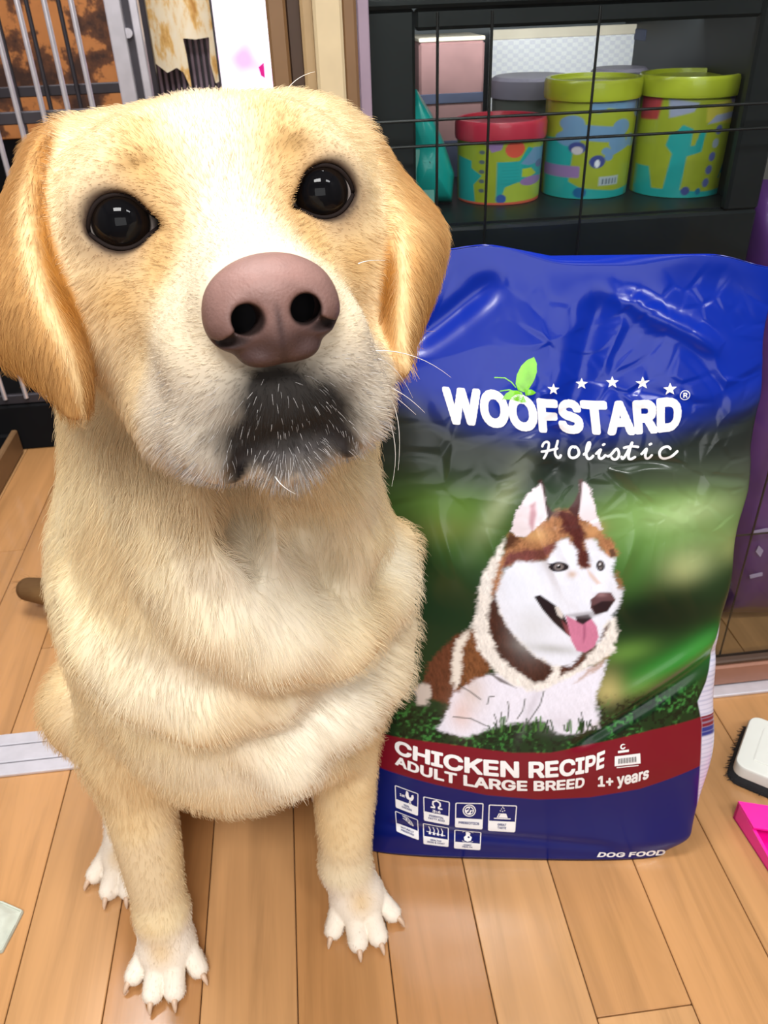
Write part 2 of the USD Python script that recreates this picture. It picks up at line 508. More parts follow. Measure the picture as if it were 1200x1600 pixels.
def paint_bag(ab, PXM=.00074):
    A = lambda pts: art([(640 + .3 * x, 740 + .3 * y) for x, y in pts])
    B = lambda pts: art([(640 + .3 * x, 960 + .3 * y) for x, y in pts])
    S = srgb
    P = Paint(ab, S(0, 36, 146))
    k3 = np.stack([ab[:, 0], ab[:, 1], 0 * ab[:, 0]], 1)
    # the photograph on the lower part: dark wood above, soft greens below
    line = art([(560, 590), (640, 618), (740, 660), (820, 672), (930, 672), (1060, 655), (1140, 625), (1230, 580)])
    edge = np.interp(ab[:, 0], line[:, 0], line[:, 1])
    w = smoothstep(.022, -.030, ab[:, 1] - edge)
    P.c = mixc(P.c, S(30, 36, 34), w)
    y760 = np.interp(ab[:, 0], *art([(560, 760), (900, 775), (1230, 760)]).T)
    P.c = mixc(P.c, S(22, 52, 26), smoothstep(.035, -.03, ab[:, 1] - y760))
    for (x, y, rx, ry, col, al, an) in (
            (700, 800, 75, 45, S(104, 140, 58), .8, 0), (690, 830, 50, 20, S(128, 136, 66), .7, 0), (740, 860, 70, 40, S(62, 98, 40), .6, 0), (650, 850, 40, 60, S(14, 38, 24), .6, 0),
            (780, 790, 16, 60, S(180, 190, 150), .45, -.5), (680, 960, 80, 70, S(12, 44, 24), .8, 0), (700, 905, 60, 25, S(40, 60, 30), .6, 0),  # first blob: a pale reflection on the film, painted into the print
            (1030, 810, 110, 40, S(150, 184, 108), .9, .15), (1120, 830, 80, 40, S(120, 150, 90), .8, 0), (1000, 840, 60, 60, S(96, 140, 66), .7, 0), (1075, 885, 36, 28, S(172, 184, 128), .85, 0),
            (985, 900, 30, 60, S(70, 112, 50), .6, 0), (1150, 850, 30, 25, S(150, 160, 100), .7, 0), (1080, 800, 60, 18, S(170, 190, 140), .5, .2),
            (1060, 955, 100, 34, S(8, 30, 18), .95, .1), (1010, 960, 70, 30, S(6, 28, 16), .9, 0), (980, 1020, 40, 18, S(96, 140, 60), .75, .2), (1040, 1040, 80, 22, S(48, 122, 44), .85, .35), (1100, 1010, 50, 24, S(62, 140, 56), .75, .5),
            (1000, 1075, 40, 18, S(110, 150, 70), .6, .4), (1090, 1075, 50, 22, S(46, 84, 36), .7, .3), (950, 1085, 22, 34, S(190, 176, 116), .8, .1), (1130, 920, 60, 40, S(40, 60, 34), .5, 0),
            (1180, 740, 60, 40, S(90, 92, 84), .4, 0), (740, 740, 90, 24, S(26, 34, 30), .6, 0), (1060, 745, 90, 20, S(66, 70, 64), .5, 0)):
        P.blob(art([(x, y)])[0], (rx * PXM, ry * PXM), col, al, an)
    low = np.interp(ab[:, 0], *art([(560, 1090), (900, 1100), (1230, 1040)]).T)
    P.c = mixc(P.c, S(14, 46, 22), smoothstep(.012, -.018, ab[:, 1] - low) * .9)
    speck = meshkit.fbm(k3 * 300, 2, 77)
    P.c = mixc(P.c, S(60, 132, 60), smoothstep(.54, .74, speck) * smoothstep(.35, .65, meshkit.fbm(k3 * 60, 2, 79)) * smoothstep(.012, -.012, ab[:, 1] - low) * .75)
    P.c = mixc(P.c, S(4, 20, 14), smoothstep(.46, .30, speck) * smoothstep(.012, -.012, ab[:, 1] - low) * .8)
    # the sled dog lying in the grass
    f = dict(soft=.0030, rough=.0024)
    P.fill(B([(95, 250), (180, 170), (240, 110), (310, 80), (350, 120), (260, 480), (110, 440), (75, 330)]), S(92, 52, 34), seed=1, tint=.35, **f)
    P.fill(B([(25, 400), (60, 355), (100, 365), (110, 430), (90, 470), (40, 470)]), S(196, 184, 176), seed=2, **f)
    P.fill(B([(145, 598), (200, 500), (228, 400), (262, 340), (400, 315), (560, 300), (700, 340), (960, 270), (1025, 235), (1000, 330), (972, 430), (990, 600), (870, 625), (760, 615), (690, 545), (600, 560), (430, 592), (300, 640), (180, 618)]), S(222, 221, 236), seed=3, tint=.08, **f)
    P.blob(B([(330, 400)])[0], (.014, .026), S(190, 160, 130), .45)
    P.blob(B([(270, 520)])[0], (.012, .020), S(214, 176, 160), .55)
    P.blob(B([(640, 470)])[0], (.005, .030), S(176, 170, 182), .45, -.3)
    P.blob(B([(780, 560)])[0], (.020, .012), S(190, 184, 196), .4)
    P.fill(B([(222, 420), (262, 330), (265, 200), (300, 90), (340, 70), (425, 265), (405, 312), (320, 345), (270, 400)]), S(112, 70, 42), seed=5, tint=.4, **f)
    P.fill(B([(212, 250), (250, 130), (300, 84), (318, 84), (268, 200), (264, 330), (238, 392), (216, 340)]), S(222, 214, 204), seed=6, **f)
    ruff = A([(500, 340), (430, 440), (385, 510), (350, 610), (345, 700), (325, 800)])
    P.fill(np.vstack([ruff, B([(330, 60), (348, 170), (420, 270), (540, 375), (640, 400), (700, 395), (780, 350), (900, 300), (1000, 240), (1060, 190), (1090, 100), (1070, 20), (1000, -40), (700, -60), (480, -200)])]), S(224, 219, 214), seed=7, tint=.22, **f)
    P.fill(B([(1035, 215), (1000, 280), (900, 340), (860, 360), (930, 290)]), S(168, 128, 100), seed=8, alpha=.7, **f)
    P.fill(np.vstack([A([(440, 560), (420, 640), (400, 760)]), B([(405, 40), (418, 120), (470, 215), (560, 305), (650, 355), (715, 350), (748, 290), (735, 262), (640, 205), (560, 130), (485, 10), (450, -80), (445, -160)])]), S(62, 32, 24), seed=9, tint=.4, **f)
    P.fill(B([(788, 275), (850, 195), (950, 125), (1035, 45), (1022, 90), (962, 185), (885, 275), (778, 330)]), S(76, 42, 32), seed=10, tint=.4, **f)
    P.fill(B([(405, 300), (470, 330), (560, 385), (470, 352)]), S(60, 46, 40), soft=.001, alpha=.8)
    face = np.vstack([A([(490, 500), (560, 450), (700, 452), (760, 345), (830, 330), (960, 330), (1030, 430), (1065, 440), (1065, 530), (1102, 600), (1085, 700), (1010, 800), (1000, 860)]), B([(900, 190), (840, 270), (750, 265), (640, 200), (560, 130), (520, 70)]), A([(470, 720), (445, 640), (450, 570)])])
    P.fill(face, S(222, 226, 240), seed=11, tint=.05, **f)
    P.blob(B([(740, 180)])[0], (.030, .006), S(150, 152, 146), .6, -.1)
    P.blob(A([(640, 800)])[0], (.02, .03), S(198, 202, 206), .5)
    P.blob(A([(560, 560)])[0], (.02, .02), S(200, 204, 214), .35)
    # brown cap
    P.fill(A([(525, 310), (600, 335), (650, 280), (720, 225), (760, 190), (850, 175), (900, 225), (970, 265), (1010, 315), (1065, 355), (1082, 425), (1045, 440), (1020, 425), (965, 335), (912, 345), (935, 492), (880, 492), (878, 405), (830, 332), (768, 350), (700, 445), (650, 458), (560, 455), (488, 495), (452, 600), (430, 640), (425, 590), (470, 450), (505, 370)]), S(160, 112, 78), seed=12, tint=.40, **f)
    P.blob(A([(660, 320)])[0], (.012, .008), S(214, 170, 116), .7)
    P.blob(A([(960, 300)])[0], (.010, .008), S(210, 160, 110), .7, .6)
    P.fill(A([(735, 205), (800, 195), (880, 205), (905, 300), (918, 380), (940, 490), (905, 500), (876, 470), (872, 400), (826, 315), (780, 300), (800, 250)]), S(84, 40, 36), seed=13, tint=.3, **f)
    P.fill(A([(486, 495), (505, 420), (600, 405), (700, 385), (765, 345), (745, 400), (700, 445), (640, 460), (560, 455)]), S(112, 64, 60), seed=14, tint=.3, **f)
    P.fill(A([(525, 312), (560, 330), (575, 350), (530, 390), (500, 400), (510, 350)]), S(80, 50, 36), seed=15, **f)
    P.fill(A([(1040, 400), (1065, 390), (1075, 425), (1048, 440)]), S(96, 66, 50), soft=.0012)
    P.fill(A([(1075, 510), (1105, 560), (1112, 600), (1090, 590), (1070, 540)]), S(140, 100, 66), seed=16, **f)
    # ears
    P.fill(A([(526, 305), (545, 210), (615, 110), (690, 48), (705, 120), (722, 205), (700, 250), (650, 285), (600, 335), (560, 330)]), S(222, 212, 220), seed=17, soft=.0010, rough=.0016)
    P.fill(A([(628, 165), (655, 150), (660, 215), (640, 300), (622, 262)]), S(186, 140, 152), soft=.0022, alpha=.9)
    P.fill(A([(668, 42), (690, 34), (706, 70), (716, 160), (748, 205), (722, 245), (712, 190), (700, 110), (690, 60)]), S(58, 32, 32), soft=.0012)
    P.fill(A([(892, 50), (905, 34), (938, 70), (968, 150), (985, 230), (1006, 300), (950, 265), (880, 225), (886, 120)]), S(222, 212, 220), seed=18, soft=.0010, rough=.0016)
    P.fill(A([(885, 30), (905, 26), (898, 100), (886, 190), (872, 230), (826, 190), (862, 140), (884, 90)]), S(70, 36, 34), soft=.0012)
    # eyes
    for (cx, cy, rx, ry) in ((775, 482, 46, 25), (997, 485, 19, 28)):
        th = np.linspace(0, 2 * math.pi, 24, endpoint=False)
        P.fill(A(np.stack([cx + rx * np.cos(th) * 1.15, cy + ry * np.sin(th)], 1)), S(36, 32, 38), soft=.0008)
        P.fill(A(np.stack([cx + rx * .55 * np.cos(th), cy + ry * .7 * np.sin(th)], 1)), S(122, 112, 112), soft=.0010)
        P.fill(A(np.stack([cx + rx * .28 * np.cos(th), cy + ry * .38 * np.sin(th)], 1)), S(14, 12, 14), soft=.0006)
        P.fill(A(np.stack([cx - 3 + rx * .10 * np.cos(th), cy - 7 + ry * .14 * np.sin(th)], 1)), S(235, 235, 240), soft=.0005)
    P.fill(A([(715, 462), (740, 462), (735, 475)]), S(40, 34, 38), soft=.0008)
    P.blob(A([(845, 520)])[0], (.005, .004), S(196, 160, 130), .7)
    P.fill(A([(925, 495), (950, 520), (1000, 575), (975, 580), (935, 530)]), S(208, 176, 158), soft=.002, alpha=.8)
    # mouth, tongue, nose
    P.fill(A([(648, 640), (680, 632), (760, 685), (805, 740), (835, 800), (850, 860), (810, 830), (750, 775), (690, 705)]), S(34, 24, 28), soft=.0008)
    P.fill(A([(755, 690), (775, 692), (800, 735), (795, 755), (770, 735)]), S(206, 200, 196), soft=.0010)
    P.fill(A([(790, 760), (830, 800), (845, 855), (815, 830)]), S(126, 66, 74), soft=.0012)
    P.fill(A([(812, 735), (870, 765), (945, 752), (975, 795), (985, 850), (962, 902), (915, 932), (872, 925), (842, 870)]), S(196, 118, 150), soft=.0009, tint=.08)
    P.fill(A([(905, 770), (915, 770), (915, 850), (905, 880)]), S(150, 78, 112), soft=.0018)
    P.fill(A([(862, 742), (930, 732), (950, 752), (900, 785), (870, 770)]), S(40, 30, 38), soft=.0012)
    P.fill(A([(800, 735), (860, 725), (950, 715), (1000, 730), (945, 750), (870, 750)]), S(120, 116, 122), soft=.0025, alpha=.6)
    P.fill(A([(942, 655), (985, 622), (1048, 618), (1072, 655), (1030, 715), (965, 732), (942, 700)]), S(96, 66, 70), soft=.0008)
    P.fill(A([(948, 690), (1000, 665), (1066, 660), (1030, 718), (965, 734)]), S(44, 28, 32), soft=.0014)
    P.blob(A([(1000, 632)])[0], (.006, .0025), S(150, 116, 120), .8)
    # grass blades in front
    for pts in ([(700, 400), (680, 470), (615, 565)], [(512, 455), (518, 500), (506, 560)], [(602, 440), (590, 500), (560, 545)], [(228, 535), (320, 545), (400, 582)], [(255, 368), (310, 400), (372, 445)], [(440, 520), (455, 560), (450, 600)], [(480, 510), (470, 560), (480, 600)], [(405, 470), (415, 430), (440, 428)], [(895, 510), (905, 570), (900, 610)]):
        P.fill(LineString(B(pts)).buffer(.0007), S(34, 40, 30), soft=.0006, alpha=.85)
    for i in range(46):
        x = 420 + 560 * random.random()
        y = 600 + 20 * random.random()
        P.fill(LineString(B([(x, y), (x + random.uniform(-25, 25), y - random.uniform(20, 75))])).buffer(.0009), random.choice([S(30, 66, 30), S(20, 48, 26), S(70, 120, 56)]), soft=.0006)
    # red band, blue foot
    top = art([(560, 1128), (610, 1150), (700, 1163), (800, 1176), (860, 1176), (930, 1162), (1020, 1140), (1100, 1118), (1140, 1105)])
    bot = art([(560, 1180), (600, 1202), (680, 1226), (760, 1242), (840, 1249), (920, 1246), (1000, 1233), (1060, 1212), (1095, 1196), (1140, 1170)])
    yt, yb = np.interp(ab[:, 0], *top.T), np.interp(ab[:, 0], *bot.T)
    red = smoothstep(.0009, -.0009, ab[:, 1] - yt)
    P.c = mixc(P.c, S(116, 11, 33), red)
    P.c = mixc(P.c, S(0, 20, 98), smoothstep(.0009, -.0009, ab[:, 1] - yb))
    # white gusset at the right
    gl = art([(1215, 640), (1162, 860), (1150, 908), (1130, 955), (1113, 1008), (1112, 1030), (1103, 1065), (1090, 1096), (1097, 1130), (1094, 1200), (1088, 1300)])
    ga = np.interp(ab[:, 1], gl[::-1, 1], gl[::-1, 0], left=.42, right=.42)
    side = smoothstep(-.0008, .0008, ab[:, 0] - ga)
    P.c = mixc(P.c, S(206, 204, 222), side)
    g1, g2 = art([(1100, 1118)])[0, 1], art([(1095, 1205)])[0, 1]
    stripe = ((ab[:, 1] < g1) & (ab[:, 1] > g1 - .016)) * side
    P.c = mixc(P.c, S(120, 24, 44), stripe)
    stripe = ((ab[:, 1] < g1 - .016) & (ab[:, 1] > g1 - .026)) * side
    P.c = mixc(P.c, S(38, 52, 130), stripe)
    rows = np.sin(ab[:, 1] * 1100) > .55
    P.c = mixc(P.c, S(150, 154, 186), side * rows * .5)
    return np.clip(P.c, 0, 1)


def letters(text, fat=.030):
    """The front outline of lettering as a flat (vertices, faces), capitals one unit tall, its strokes thickened by fat."""
    m = meshkit.text_mesh(text, 1.0, .05, True)
    tri = m.vertices[m.faces]
    tri = tri[np.all(tri[:, :, 2] > .049, axis=1)][:, :, :2]
    s = shapely.union_all(shapely.polygons(tri)).buffer(.004).buffer(fat - .004, join_style="mitre").simplify(.006)
    x0, y0, x1, y1 = s.bounds
    if not set(text) & set("gjpqy,"):
        s = shapely.affinity.affine_transform(s, [1, 0, 0, 1 / (y1 - y0), 0, -y0 / (y1 - y0)])
    return flat(s, 0)


def flat(shape, size):
    """A shapely shape as flat triangles."""
    vs, fs, n = [], [], 0
    for g in getattr(shape, "geoms", [shape]):
        if g.is_empty or g.area == 0:
            continue
        v, f = trimesh.creation.triangulate_polygon(g, engine="earcut")
        vs.append(v)
        fs.append(np.asarray(f) + n)
        n += len(v)
    return np.vstack(vs), np.vstack(fs)


def on_bag(v, f, lift=.00045, size=.0025, px=True):
    """Lays flat triangles (in pixels of the photograph, or in (a, b)) on the front of the bag."""
    v3 = np.column_stack([to_bag(v[:, 0], v[:, 1]) if px else v, np.zeros(len(v))])
    v3, f = trimesh.remesh.subdivide_to_size(v3, f, size, max_iter=12)
    a, b = v3[:, 0], v3[:, 1]
    w = bag_front(a, b) + bag_normal(a, b) * lift
    n = np.cross(w[f[:, 1]] - w[f[:, 0]], w[f[:, 2]] - w[f[:, 0]])
    if (n @ BAG_N).sum() < 0:
        f = f[:, ::-1]
    return trimesh.Trimesh(w, f, process=True)


def text_between(text, top, bottom, fat=.030, slant=0.0):
    """Lettering whose capitals run between two curves of points, in pixels."""
    v, f = letters(text, fat)
    x0, x1 = v[:, 0].min(), v[:, 0].max()
    s = (v[:, 0] - x0) / (x1 - x0)
    ymax = 1.0
    top, bottom = np.asarray(top, float), np.asarray(bottom, float)
    k = np.linspace(0, 1, len(top))
    k2 = np.linspace(0, 1, len(bottom))
    cub = lambda kk, val, x: np.polynomial.polynomial.polyval(x, np.polynomial.polynomial.polyfit(kk, val, min(3, len(kk) - 1)))
    y = v[:, 1] / ymax
    sx = s + slant * y / max(x1 - x0, 1e-6)
    t = np.stack([cub(k, top[:, 0], sx), cub(k, top[:, 1], sx)], 1)
    b = np.stack([cub(k2, bottom[:, 0], sx), cub(k2, bottom[:, 1], sx)], 1)
    return b + (t - b) * y[:, None], f


def strokes(lines, r):
    return shapely.union_all([LineString(l).buffer(r, quad_segs=4) for l in lines])


def quad_map(shape, q):
    """A shape in the unit square (y up) into four corners TL, TR, BR, BL in pixels."""
    tl, tr, br, bl = (np.asarray(c, float) for c in q)

    def go(p):
        p = np.asarray(p)
        x, y = p[:, :1], p[:, 1:2]
        return bl * (1 - x) * (1 - y) + br * x * (1 - y) + tl * (1 - x) * y + tr * x * y
    return go


def build_bag():
    d = thing("dog_food_bag", "large glossy blue dog food bag with a sled dog picture on its front", "bag")
    nf, nb, nv = 330, 50, 560
    t = np.linspace(0, 1, nf)
    u = .5 * t + .5 * (.5 - .5 * np.cos(math.pi * t))
    v = np.linspace(0, 1, nv)
    b = (BAG_L * v)[:, None] * np.ones(nf)[None]
    L, R = bag_left(b), bag_right(b)
    a = L + (R - L) * u[None]
    front = bag_front(a, b)
    ub = np.linspace(1, 0, nb + 2)[1:-1]
    bb = (BAG_L * v)[:, None] * np.ones(nb)[None]
    ab_ = bag_left(bb) + (bag_right(bb) - bag_left(bb)) * ub[None]
    e = np.maximum(1 - np.abs(2 * ub - 1) ** 4, 0) ** (1 / 3.0)
    thick = .004 + .125 * smoothstep(.97, .50, v) * (.62 + .38 * smoothstep(0, .12, v))
    wob = .006 * (meshkit.fbm(np.stack([ab_ * 9, bb * 9, 0 * bb], -1), 3, 91) - .5)
    edge = BAG_O + ab_[..., None] * BAG_X + (bb * bag_top(ab_) ** smoothstep(.6, 1, bb / BAG_L))[..., None] * BAG_V
    back = edge + BAG_Y * ((thick[:, None] + wob * smoothstep(1, .9, v)[:, None]) * e[None])[..., None]
    back[..., 1] = np.minimum(back[..., 1], .7835)
    ring = np.concatenate([front, back], 1)
    ring[0, :, 2] = 0.0006
    ring[..., 2] = np.maximum(ring[..., 2], .0006)
    n = nf + nb
    i = np.arange(nv - 1)[:, None] * n + np.arange(n)[None]
    j = np.arange(nv - 1)[:, None] * n + (np.arange(n)[None] + 1) % n
    q = np.stack([i, j, j + n, i + n], -1).reshape(-1, 4)
    f = np.vstack([q[:, [0, 1, 2]], q[:, [0, 2, 3]]])
    verts = ring.reshape(-1, 3)
    caps = []
    for row, flip in ((0, True), (nv - 1, False)):
        c = len(verts)
        verts = np.vstack([verts, ring[row].mean(0)])
        k = row * n + np.arange(n)
        cap = np.stack([k, np.roll(k, -1), np.full(n, c)], 1)
        caps.append(cap[:, ::-1] if flip else cap)
    f = np.vstack([f] + caps)
    abp = np.concatenate([np.stack([a, b], -1), np.stack([ab_, bb], -1)], 1).reshape(-1, 2)
    abp = np.vstack([abp, [.2, 0], [.2, BAG_L]])
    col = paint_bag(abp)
    isback = np.concatenate([np.zeros((nv, nf), bool), np.ones((nv, nb), bool)], 1).ravel()
    isback = np.append(isback, [True, True])
    col[isback] = np.where((abp[isback, 1] < .14)[:, None], srgb(6, 22, 132), np.where((abp[isback, 1] > .5)[:, None], srgb(10, 40, 160), srgb(206, 204, 222)))
    m = trimesh.Trimesh(verts, f, process=False)
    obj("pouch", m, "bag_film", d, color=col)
    # lettering
    put = lambda nm, vf, mat, label=None, parent=d, lift=.00045: obj(nm, on_bag(*vf, lift=lift), mat, parent, smooth=True, label=label)
    put("lettering", text_between("WOOFSTARD", [(691, 604), (780, 613), (880, 617), (970, 616), (1066, 613)], [(697, 664), (785, 671), (885, 676), (975, 674), (1064, 671)], fat=.062), "print_white", "large white capital lettering under five stars")
    script = []
    def curve(pts):
        p = np.asarray(pts, float)
        s = np.linspace(0, 1, len(p))
        tt = np.linspace(0, 1, 40)
        from scipy.interpolate import CubicSpline
        script.append(np.stack([680 + .35 * CubicSpline(s, p[:, 0])(tt), 540 + .35 * CubicSpline(s, p[:, 1])(tt)], 1))
    curve([(480, 445), (495, 425), (510, 432), (505, 465), (488, 500)])
    curve([(552, 422), (545, 450), (540, 480), (552, 500), (566, 490)])
    curve([(478, 470), (510, 466), (550, 458)])
    curve([(632, 448), (608, 458), (604, 488), (622, 498), (645, 480), (640, 452), (628, 450)])
    curve([(668, 480), (690, 450), (694, 425), (684, 432), (678, 480), (690, 500), (708, 486)])
    curve([(722, 475), (742, 456), (734, 480), (740, 498), (762, 482)])
    curve([(752, 432), (757, 428)])
    curve([(772, 486), (796, 468), (815, 452), (822, 480), (808, 500), (790, 492)])
    curve([(834, 488), (858, 468), (880, 420), (866, 470), (870, 498), (892, 488)])
    curve([(846, 446), (875, 438), (905, 440)])
    curve([(922, 474), (944, 452), (938, 478), (946, 496), (966, 480)])
    curve([(958, 430), (963, 427)])
    curve([(1048, 452), (1020, 444), (1000, 470), (1015, 496), (1050, 488), (1080, 466)])
    put("script_lettering", flat(strokes(script, 2.0), 0), "print_white", "white handwritten style word Holistic")
    put("lettering", text_between("CHICKEN RECIPE", [(618, 1155), (700, 1178), (800, 1189), (880, 1186), (946, 1171)], [(617, 1176), (700, 1203), (800, 1214), (880, 1213), (944, 1199)], fat=.034), "print_white", "white capital lettering CHICKEN RECIPE")
    put("lettering", text_between("ADULT LARGE BREED", [(618, 1180), (690, 1203), (770, 1216), (850, 1219), (914, 1213)], [(617, 1194), (690, 1220), (770, 1233), (850, 1235), (912, 1230)], fat=.034), "print_white", "white capital lettering ADULT LARGE BREED")
    put("lettering", text_between("1+ years", [(934, 1213), (975, 1208), (1015, 1199)], [(934, 1228), (975, 1225), (1013, 1215)]), "print_white", "white lettering 1+ years")
    put("lettering", text_between("DOG FOOD", [(935, 1333), (985, 1332), (1039, 1327)], [(933, 1341), (985, 1340), (1037, 1336)], slant=.15), "print_white", "white lettering DOG FOOD at the foot of the bag")
    for i, (x, y, r) in enumerate(((865, 600, 10), (911, 590, 10), (958, 586, 10.5), (1005, 588, 11.5), (1047, 601, 11))):
        th = math.pi / 2 + np.arange(10) * math.pi / 5
        rr = np.where(np.arange(10) % 2, r * .42, r)
        put("star", flat(Polygon(np.stack([x + rr * np.cos(th), y - rr * np.sin(th)], 1)), 0), "print_white")
    ring_ = Point(1070, 612).buffer(8.0).difference(Point(1070, 612).buffer(6.8))
    put("trademark_ring", flat(ring_, 0), "print_white")
    v_, f_ = letters("R")
    put("trademark_ring", (np.stack([1066.5 + v_[:, 0] * 8, 616 - v_[:, 1] * 8], 1), f_), "print_white")
    lf = lambda x, y: (680 + .35 * x, 540 + .35 * y)
    leaf = [Polygon([lf(*p) for p in q]).buffer(.6) for q in (
        [(440, 35), (452, 60), (452, 100), (440, 140), (415, 185), (395, 200), (370, 195), (360, 170), (365, 130), (385, 85), (410, 55)],
        [(362, 200), (385, 205), (405, 245), (385, 250), (340, 240), (300, 245), (315, 220), (335, 205)],
        [(400, 190), (430, 186), (448, 196), (435, 206), (405, 214)])]
    put("leaf_emblem", flat(shapely.union_all(leaf), 0), "print_green", "light green leaf shaped like a flying bird")
    feel = strokes([[lf(*p) for p in q] for q in ([(358, 185), (340, 165), (310, 150), (265, 153)], [(355, 205), (330, 200), (290, 210)])], .8)
    put("leaf_emblem", flat(feel, 0), "print_green")
    # small sticker
    q = [(961, 1160), (999, 1154), (1001, 1196), (960, 1200)]
    g = quad_map(None, q)
    sh = lambda s: (lambda v, f: (g(v), f))(*flat(s, 0))
    put("barcode", sh(shapely.box(0, .08, 1, .46)), "print_white", "small white barcode")
    bars = [shapely.box(.14 + i * .036, .16, .14 + i * .036 + (.012 if i % 3 else .024), .36) for i in range(20)]
    put("barcode", sh(shapely.union_all(bars)), "print_black", lift=.0008)
    put("round_emblem", sh(Point(.32, .80).buffer(.11).difference(Point(.32, .80).buffer(.055)).difference(shapely.box(.33, .77, .5, .86))), "print_white")
    put("small_print", sh(shapely.union_all([shapely.box(.12, .57, .56, .66), shapely.box(.08, .0, .92, .035)])), "print_white")
    # seven icons
    quads = [((616.9, 1226.2), (653.7, 1239.7), (653.1, 1274.8), (618.4, 1261.3)), ((661.3, 1244), (702.9, 1252.7), (701.8, 1289.5), (662.4, 1281.9)), ((711.6, 1253.8), (755.6, 1254.4), (753.8, 1296.4), (710.9, 1292.8)), ((763.6, 1256.4), (808, 1258.1), (804.8, 1300.8), (762.5, 1298.2)),
             ((617.3, 1266.3), (653.1, 1280.8), (654.6, 1312.9), (619.5, 1299.3)), ((660.7, 1286.3), (701.4, 1294.3), (700.8, 1324.6), (661.8, 1319.4)), ((710.1, 1297.7), (752.3, 1301.4), (750.6, 1330), (709.4, 1326.8))]
    caps = [("REAL", "CHICKEN"), ("ESSENTIAL", "FATTY ACID"), ("PREBIOTICS",), ("GREAT", "TASTE"), ("NATURALLY", "PRESERVED"), ("HEALTHY", "SKIN & COAT"), ("JOINT", "HEALTH")]
    rooster = Polygon([(.46, .72), (.50, .62), (.56, .58), (.62, .60), (.70, .56), (.76, .62), (.80, .74), (.77, .84), (.72, .80), (.70, .70), (.62, .66), (.58, .74), (.56, .88), (.50, .92), (.48, .84)]).buffer(.012).union(strokes([[(.62, .60), (.62, .42), (.57, .40)], [(.66, .60), (.67, .42), (.72, .40)]], .014))
    omega = strokes([[(.30, .62), (.42, .62), (.42, .66), (.36, .74), (.37, .86), (.50, .93), (.63, .86), (.64, .74), (.58, .66), (.58, .62), (.70, .62)]], .030)
    germs = Point(.5, .70).buffer(.235).difference(Point(.5, .70).buffer(.20)).union(Point(.5, .70).buffer(.165).difference(strokes([[(.40, .74), (.46, .78)], [(.54, .80), (.60, .74)], [(.44, .62), (.50, .66)], [(.58, .62), (.60, .66)], [(.50, .72), (.53, .74)]], .028)))
    bowl = Polygon([(.30, .52), (.70, .52), (.63, .68), (.37, .68)]).union(shapely.box(.20, .47, .80, .505)).union(shapely.union_all([Point(x, y).buffer(.02) for x, y in ((.42, .78), (.50, .76), (.57, .79), (.46, .85), (.54, .87), (.50, .92))])).difference(LineString([(.36, .55), (.41, .65)]).buffer(.012))
    fish = strokes([[(.32, .90), (.45, .84), (.60, .74), (.74, .54)], [(.34, .78), (.50, .72), (.66, .56)], [(.40, .92), (.56, .88), (.70, .74), (.78, .56)], [(.50, .84), (.46, .72)], [(.62, .74), (.58, .62)]], .016)
    hair = shapely.union_all([strokes([[(x, .56), (x + .02, .70), (x - .03, .86)]], .017).union(Polygon([(x - .05, .50), (x + .05, .50), (x + .02, .62), (x - .02, .62)])) for x in (.26, .42, .58, .74)]).union(strokes([[(.14, .60), (.86, .54)]], .012))
    joint = Polygon([(.42, .92), (.52, .94), (.60, .86), (.58, .74), (.66, .66), (.62, .50), (.50, .44), (.38, .50), (.36, .64), (.44, .74)]).difference(Point(.54, .66).buffer(.04)).union(Point(.5, .69).buffer(.30).difference(Point(.5, .69).buffer(.282)).intersection(shapely.box(.30, .40, .70, 1)))
    art_ = [rooster, omega, germs, bowl, fish, hair, joint]
    frame = shapely.box(.06, .06, .94, .94).buffer(.06).difference(shapely.box(.075, .075, .925, .925).buffer(.04))
    strip = shapely.box(.06, .06, .94, .36).buffer(.03)
    for k in range(7):
        g = quad_map(None, quads[k])
        ic = tag(UsdGeom.Xform.Define(stage, path_for("icon", d)), label=("square icon with a rooster", "square icon with an omega sign", "square icon with a round dish of germs", "square icon with a food bowl", "square icon with a fish", "square icon with hairs", "square icon with a joint")[k])
        mp = lambda s: (lambda v, f: (g(v), f))(*flat(s, 0))
        put("frame", mp(shapely.union_all([frame, strip])), "print_white", parent=ic)
        put("symbol", mp(art_[k]), "print_white", parent=ic)
        extra = []
        for li, tx in enumerate(caps[k]):
            v2, f2 = letters(tx)
            n_ = len(caps[k])
            hgt = .085 if n_ == 2 else .10
            wdt = min(.78, hgt * .75 * len(tx))
            x = (v2[:, 0] - v2[:, 0].min()) / np.ptp(v2[:, 0]) * wdt + .5 - wdt / 2
            y = v2[:, 1] * hgt + (.225 - li * .115 if n_ == 2 else .17)
            extra.append((np.stack([x, y], 1), f2))
        for v2, f2 in extra:
            put("caption", (g(v2), f2), "print_navy", parent=ic, lift=.0008)
        if k in (0, 1):
            v2, f2 = letters("1st" if k == 0 else "3:6")
            x0 = (.20, .34)[k]
            w2 = (.22, .32)[k]
            x = (v2[:, 0] - v2[:, 0].min()) / np.ptp(v2[:, 0]) * w2 + x0
            put("symbol", (g(np.stack([x, v2[:, 1] * (.12, .11)[k] + (.60, .42)[k]], 1)), f2), "print_white", parent=ic)
    return d


build_bag()
